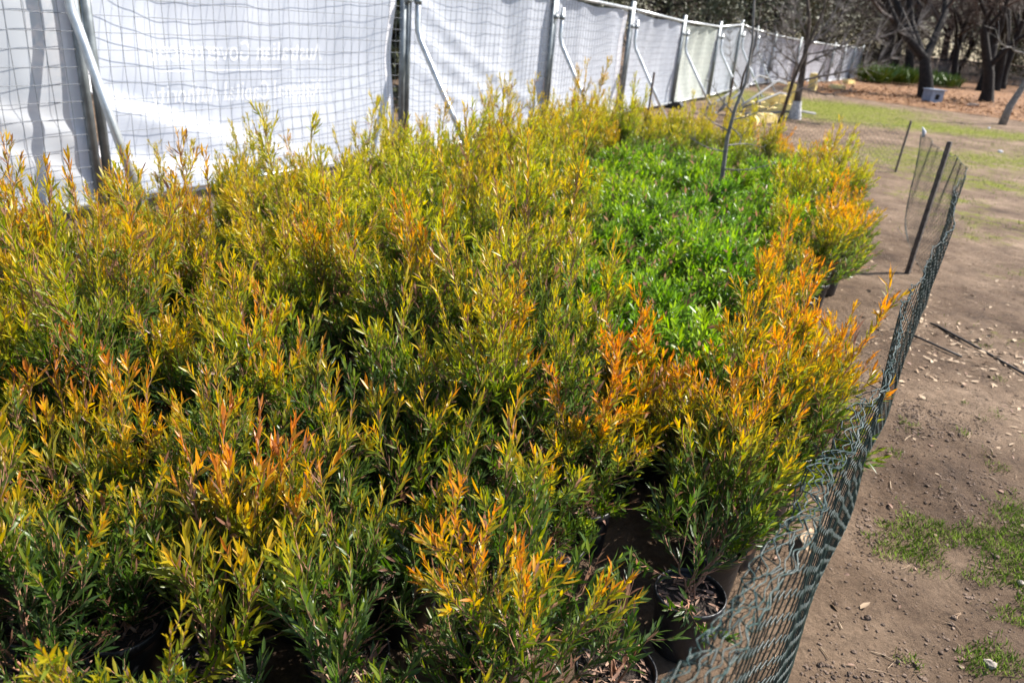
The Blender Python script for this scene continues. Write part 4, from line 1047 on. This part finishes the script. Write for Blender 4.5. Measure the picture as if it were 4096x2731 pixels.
# evergreen trees behind the fence; first two bushes are added to darken banner gaps
def evergreen(loc, H, R, seed, label, mt, nleaf=9000, name='evergreen_tree', group=None, lsz=.16):
    rg = np.random.default_rng(seed); t = thing(name, label, 'tree', loc, 0, group)
    b = MB(); b.tube([(0, 0, -.05), (.05, .05, H * .4), (0, .1, H * .8)], [.22, .17, .05], 8); 
    for k in range(14):
        z = H * rg.uniform(.25, .8); a = rg.uniform(0, 6.28); r_ = R * rg.uniform(.5, .9)
        b.tube([(0, 0, z), (math.cos(a) * r_ * .5, math.sin(a) * r_ * .5, z + .3), (math.cos(a) * r_, math.sin(a) * r_, z + .5)], [.06, .04, .015], 5, cap=False)
    b.build('trunk', M['bark_dark'], t)
    nc = 70; u = rg.normal(0, 1, (nc, 3)); u = nrm(u) * (rg.random((nc, 1)) ** .4)
    C_ = u * np.array([R, R, H * .45]) + np.array([0, 0, H * .55])
    P = C_[rg.integers(0, nc, nleaf)] + rg.normal(0, 1, (nleaf, 3)) * R * .16; P[:, 2] = np.maximum(P[:, 2], .1)
    L = lsz * rg.uniform(.6, 1.4, nleaf)
    V, lo, st, k = leaves_np(P, rg.normal(0, 1, (nleaf, 3)), rg.normal(0, 1, (nleaf, 3)), L, L * .45, 1)
    link_mesh('crown', np_mesh('crown', V, lo, st, mt), t); return t
ev = [(-2.75, 14.0, 4.2, 1.7, 'dark bush right behind the post beside the lettered banner', M['evergreen']), (-.4, 17.5, 4.2, 1.7, 'dark bush behind the third fence panel, seen through the gap', M['evergreen']), (4.5, 30, 7.5, 3.4, 'dark evergreen tree rising behind the fourth fence panel', M['evergreen']), (9.0, 36, 8.0, 3.6, 'dark evergreen tree behind the fence kink', M['evergreen']), (1.0, 27, 6.5, 3.0, 'brownish evergreen tree left of the one behind the fourth panel', M['olive_leaf']), (12.5, 44, 8.0, 3.2, 'olive leaved tree behind the last white banners', M['olive_leaf']), (-3.5, 20, 6.0, 2.6, 'dark bush behind the lettered banner, glimpsed in the gap by the post', M['evergreen']), (-8.0, 12, 5.0, 2.4, 'dark bush showing through the thin banner at the left edge', M['evergreen'])]
for k, (x, y, H, R, lb, mt) in enumerate(ev): evergreen((x, y, 0), H, R, 900 + k, lb, mt)
for k, (x, y) in enumerate([(20.0, 58), (26, 62), (33, 58), (40, 60)]):
    evergreen((x, y, 0), 5.5, 2.6, 950 + k, ['olive bush beyond the leaning trunk', 'olive bush beyond the big forked tree', 'olive bush beyond the paling fence, left of two', 'olive bush beyond the paling fence, right of two'][k], M['olive_leaf'], 5000, 'olive_bush', 'olive bushes beyond the mulch', .2)

# saplings
def sapling(loc, trunk, rad, branches, label, tm, group=None, base_mat=None, seed=1, tw=22, cm=None):
    rg = random.Random(seed); t = thing('bare_sapling', label, 'tree', loc, 0, group)
    o = Vector(loc); tp = [Vector(p) - o for p in trunk]
    b = MB(); m = len(tp); b.tube(tp, [rad * (1 - .75 * i / (m - 1)) for i in range(m)], 9); b.build('trunk', tm, t)
    b = MB()
    for br in branches:
        pts = [Vector(p) - o for p in br[0]]; q = len(pts)
        fine = []
        for a, c in zip(pts, pts[1:]):
            for s_ in range(3): fine.append(a.lerp(c, s_ / 3) + Vector((rg.gauss(0, .006), rg.gauss(0, .006), rg.gauss(0, .006))) * br[1] * 60)
        fine.append(pts[-1]); q = len(fine)
        b.tube(fine, [br[1] * (1 - .7 * i / (q - 1)) for i in range(q)], 6, cap=False)
        L = (pts[-1] - pts[0]).length
        for _ in range(int(tw * L / .5)):
            i = rg.randrange(1, q); d = (fine[i] - fine[i - 1]).normalized(); ax = d.orthogonal(); ax.rotate(Matrix.Rotation(rg.uniform(0, 6.28), 3, d))
            nd = (d * .8 + ax * rg.uniform(.5, 1)).normalized(); l = L * rg.uniform(.08, .30)
            mid = fine[i] + nd * l * .5 + Vector((0, 0, rg.uniform(-.02, .04) * l * 5))
            b.tube([fine[i], mid, mid + (nd + Vector((0, 0, rg.uniform(-.1, .4)))) * l * .5], [br[1] * .24, br[1] * .19, br[1] * .10], 4, cap=False)
    b.build('crown', cm or tm, t); return t
sx, sy = 1.86, 7.2
sapling((sx, sy, 0), [(1.86, 7.2, -.03), (1.84, 7.2, .45), (1.82, 7.2, .80), (1.84, 7.2, 1.05), (1.89, 7.2, 1.28), (1.88, 7.2, 1.62), (1.82, 7.2, 2.0), (1.84, 7.2, 2.6)], .024,
        [([(1.82, 7.2, .66), (1.62, 7.1, .70), (1.44, 7.05, .78)], .008), ([(1.83, 7.2, .72), (2.02, 7.3, .74), (2.2, 7.3, .72)], .008), ([(1.84, 7.2, 1.0), (1.66, 7.15, 1.15), (1.55, 7.1, 1.26)], .007), ([(1.84, 7.2, .95), (1.98, 7.2, 1.0), (2.22, 7.2, 1.12)], .008), ([(1.82, 7.2, .85), (1.64, 7.1, .92), (1.52, 7.1, 1.0)], .007), ([(1.88, 7.2, 1.4), (1.98, 7.25, 1.5), (2.06, 7.3, 1.6)], .006), ([(1.82, 7.2, .9), (1.92, 7.1, .82), (1.95, 7.0, .92)], .007), ([(1.83, 7.2, .5), (2.0, 7.1, .52), (2.25, 7.1, .6)], .008), ([(1.88, 7.2, 1.66), (1.76, 7.2, 1.78), (1.70, 7.2, 1.80)], .006)],
        'slim grey bare sapling standing up out of the green patch', M['bark_pale'], 'bare saplings', seed=3, tw=30)
P2 = Vector((6.15, 18.5, 0))
sapling(P2, [(6.15, 18.5, -.03), (6.12, 18.5, .5), (6.10, 18.5, 1.0), (6.06, 18.5, 1.5), (6.0, 18.5, 2.1), (5.7, 18.5, 3.0)], .10,
        [([(6.1, 18.5, .85), (7.1, 18.4, 1.15), (7.9, 18.3, 1.5)], .028), ([(6.1, 18.5, 1.2), (6.7, 18.5, 1.55), (7.2, 18.5, 1.95)], .028), ([(6.1, 18.5, 1.1), (5.5, 18.4, 1.4), (5.1, 18.4, 1.7)], .022), ([(6.06, 18.5, 1.5), (6.5, 18.6, 2.2), (6.7, 18.6, 2.9)], .022), ([(6.1, 18.5, .75), (5.5, 18.2, .9), (4.9, 18.0, 1.3)], .02), ([(6.0, 18.5, 1.8), (5.6, 18.4, 2.3), (5.2, 18.4, 3.0)], .02), ([(6.06, 18.5, 1.4), (7.1, 18.4, 1.7), (8.3, 18.3, 2.2)], .022), ([(6.1, 18.5, .7), (6.6, 18.2, .6), (7.1, 18.1, .75)], .02), ([(6.1, 18.5, .9), (5.7, 18.3, 1.5), (5.5, 18.2, 2.4)], .018)],
        'bare young tree with a whitewashed foot and wide dark branches before the far banners', M['bark_mid'], 'bare saplings', seed=4, tw=30, cm=M['twig_grey'])
b = MB(); b.tube([(6.15, 18.5, -.02), (6.133, 18.5, .28), (6.126, 18.5, .40)], [.165, .115, .104], 12, cap=False)
for c in list(COL.objects):
    if c.get('label', '').startswith('bare young tree with a white'): ow = c
o = b.build('whitewash', M['bark_white'], ow); o.location = -P2
sapling((5.35, 17.0, 0), [(5.35, 17.0, -.03), (5.45, 17.0, .9), (5.6, 17.0, 1.6), (5.75, 17.0, 2.3), (5.7, 17, 3.2)], .045,
        [([(5.45, 17.0, .9), (5.0, 17, 1.3), (4.7, 17, 1.5)], .014), ([(5.5, 17.0, 1.2), (5.1, 17, 1.7), (4.9, 17, 2.2)], .014), ([(5.6, 17.0, 1.6), (6.1, 17, 2.1), (6.3, 17, 2.7)], .014), ([(5.4, 17, .6), (5.9, 17, .9), (6.3, 16.9, 1.4)], .012)],
        'thin dark bare sapling just left of the whitewashed tree', M['bark_mid'], 'bare saplings', seed=5, tw=34, cm=M['twig_grey'])
sapling((5.0, 19.4, 0), [(5.0, 19.4, -.03), (5.0, 19.4, .8), (5.15, 19.4, 1.5), (5.1, 19.4, 2.4)], .035,
        [([(5.0, 19.4, .7), (4.6, 19.4, 1.2), (4.5, 19.4, 1.7)], .012), ([(5.1, 19.4, 1.2), (5.5, 19.4, 1.6), (5.8, 19.4, 2.2)], .012)],
        'thinnest bare sapling, behind the stack of spare braces', M['bark_mid'], 'bare saplings', seed=6, tw=34, cm=M['twig_grey'])
sapling((13.2, 22.3, 0), [(13.2, 22.3, -.05), (13.25, 22.3, .5), (13.45, 22.3, 1.1), (13.62, 22.3, 1.7), (13.75, 22.3, 2.4), (13.8, 22.3, 3.4)], .115,
        [([(13.65, 22.3, 1.75), (13.35, 22.2, 1.85), (12.8, 22.1, 1.92), (12.3, 22.0, 2.05), (12.05, 22.0, 2.4)], .032), ([(13.7, 22.3, 1.8), (13.4, 22.4, 2.05), (13.3, 22.4, 2.2)], .035), ([(13.7, 22.3, 2.1), (13.1, 22.3, 2.7), (12.6, 22.2, 3.1)], .024), ([(13.75, 22.3, 2.3), (14.2, 22.3, 2.8), (14.5, 22.2, 3.4)], .03)],
        'young pale trunked tree leaning at the right edge, a bent bare branch reaching left', M['bark_pale'], 'bare saplings', seed=8, tw=6)

# ------------------------------------------------------------------ things in the distance
def box_shelter(loc, rz):
    t = thing('nest_box', 'small blue grey box with a dark doorway at the foot of the big tree', 'box', loc, rz)
    w, dp, h = .52, .45, .46
    b = MB(); b.box((-w / 2 + .01, 0, h / 2), (.02, dp, h)); b.box((w / 2 - .01, 0, h / 2), (.02, dp, h)); b.box((0, dp / 2 - .01, h / 2), (w - .04, .02, h)); b.box((0, 0, .01), (w - .04, dp - .06, .02))
    b.build('side_walls', M['bluebox'], t, False)
    b = MB(); b.box((-w / 4 - .035, -dp / 2 + .012, h / 2), (w / 2 - .11, .024, h)); b.box((w / 4 + .035, -dp / 2 + .012, h / 2), (w / 2 - .11, .024, h)); b.box((0, -dp / 2 + .012, .07), (.18, .022, .14)); b.box((0, -dp / 2 + .012, h - .07), (.18, .022, .14))
    b.build('front_panel', M['bluebox'], t, False)
    b = MB(); b.box((0, -.02, h + .018), (w + .08, dp + .1, .03)); b.build('lid', M['bluebox'], t, False)
    b = MB(); b.box((0, .0, .2), (w - .06, dp - .12, .36)); b.build('inside_shade_block', M['black'], t, False)  # solid black block in the hollow, standing in for shade inside the doorway
box_shelter((14.45, 29.1, .02), .25)
b = MB(); b.box((0, 0, .04), (.42, .25, .06), Matrix.Rotation(.1, 3, 'X')); b.box((.05, .02, .085), (.3, .2, .03))
o = b.build('flat_stone', M['stone'], None, False); o.location = (16.0, 29.2, .03); tag(o, 'flat pale stone on the mulch right of the blue box', 'stone')
for x, y, lb in [(9.2, 15.3, 'small pale pebble on the grass, nearer of two'), (11.9, 20.6, 'pale blue rag lump on the grass, farther of two')]:
    rocks('pebble', [(x, y, .02, .05)], M['white'], lb, 'pebble', 'thing')
def strap_plant(loc, n, h, seed, label):
    rg = np.random.default_rng(seed); a = rg.uniform(0, 6.28, n); r = rg.random(n) ** .5 * .8
    P = np.stack([np.cos(a) * r, np.sin(a) * r, rg.uniform(0, .2, n)], 1); w = rg.uniform(0, 6.28, n)
    A = np.stack([np.cos(w) * .8, np.sin(w) * .8, rg.uniform(.5, 1.2, n)], 1); N = np.stack([-np.cos(w), -np.sin(w), np.ones(n)], 1)
    L = h * rg.uniform(.6, 1.3, n); V, lo, st, k = leaves_np(P, A, N, L, L * .10, 0)
    o = link_mesh('strap_leaf_plant', np_mesh('strap_leaf_plant', V, lo, st, M['strap'])); o.location = loc
    return tag(o, label, 'plant', 'strap leaved plants under the trees')
for k, (x, y, h, lb) in enumerate([(17.6, 42.0, .8, 'green strap leaved clump right against the end of the white fence'), (18.6, 43.4, .9, 'bushy green clump beside the end of the fence, behind another'), (19.4, 43.0, .7, 'green clump left of the stump like trunk'), (21.2, 46.0, .7, 'green clump right of the stump like trunk'), (22.2, 46.3, .7, 'green strap leaved clump in the middle of the green band'), (23.2, 46.3, .65, 'green clump at the right end of the green band'), (22.2, 43.8, .6, 'grey green clump right of the big forked tree'), (20.4, 45.6, .8, 'yellowish green clump round the leaning trunk')]):
    strap_plant((x, y, .05), 420, h, 70 + k, lb)
# paling fence
t = thing('paling_fence', 'long weathered grey paling fence with a dark top rail behind the trees', 'fence', (0, 0, 0))
b = MB(); p0, p1 = Vector((20.0, 66.0, 0)), Vector((52.0, 52.0, 0)); dd = (p1 - p0); Lf = dd.length; ang = math.atan2(dd.y, dd.x); Mr = Matrix.Rotation(ang, 3, 'Z')
k = 0.0
while k < Lf:
    p = p0 + dd * (k / Lf); hh = 1.25 + .05 * math.sin(k * 7); b.box((p.x, p.y, hh / 2 + .05), (.115, .02, hh), Mr @ Matrix.Rotation(.015 * math.sin(k * 13), 3, 'Y')); k += .135
b.build('palings', M['paling'], t, False)
b = MB(); mid = (p0 + p1) / 2; nn = Vector((-dd.y, dd.x, 0)).normalized()
b.box(mid + nn * -.05 + Vector((0, 0, 1.36)), (Lf, .07, .12), Mr); b.build('top_rail', M['rail'], t, False)
b = MB(); b.box(mid + nn * .06 + Vector((0, 0, .5)), (Lf, .05, .09), Mr); b.build('back_rail', M['rail'], t, False)
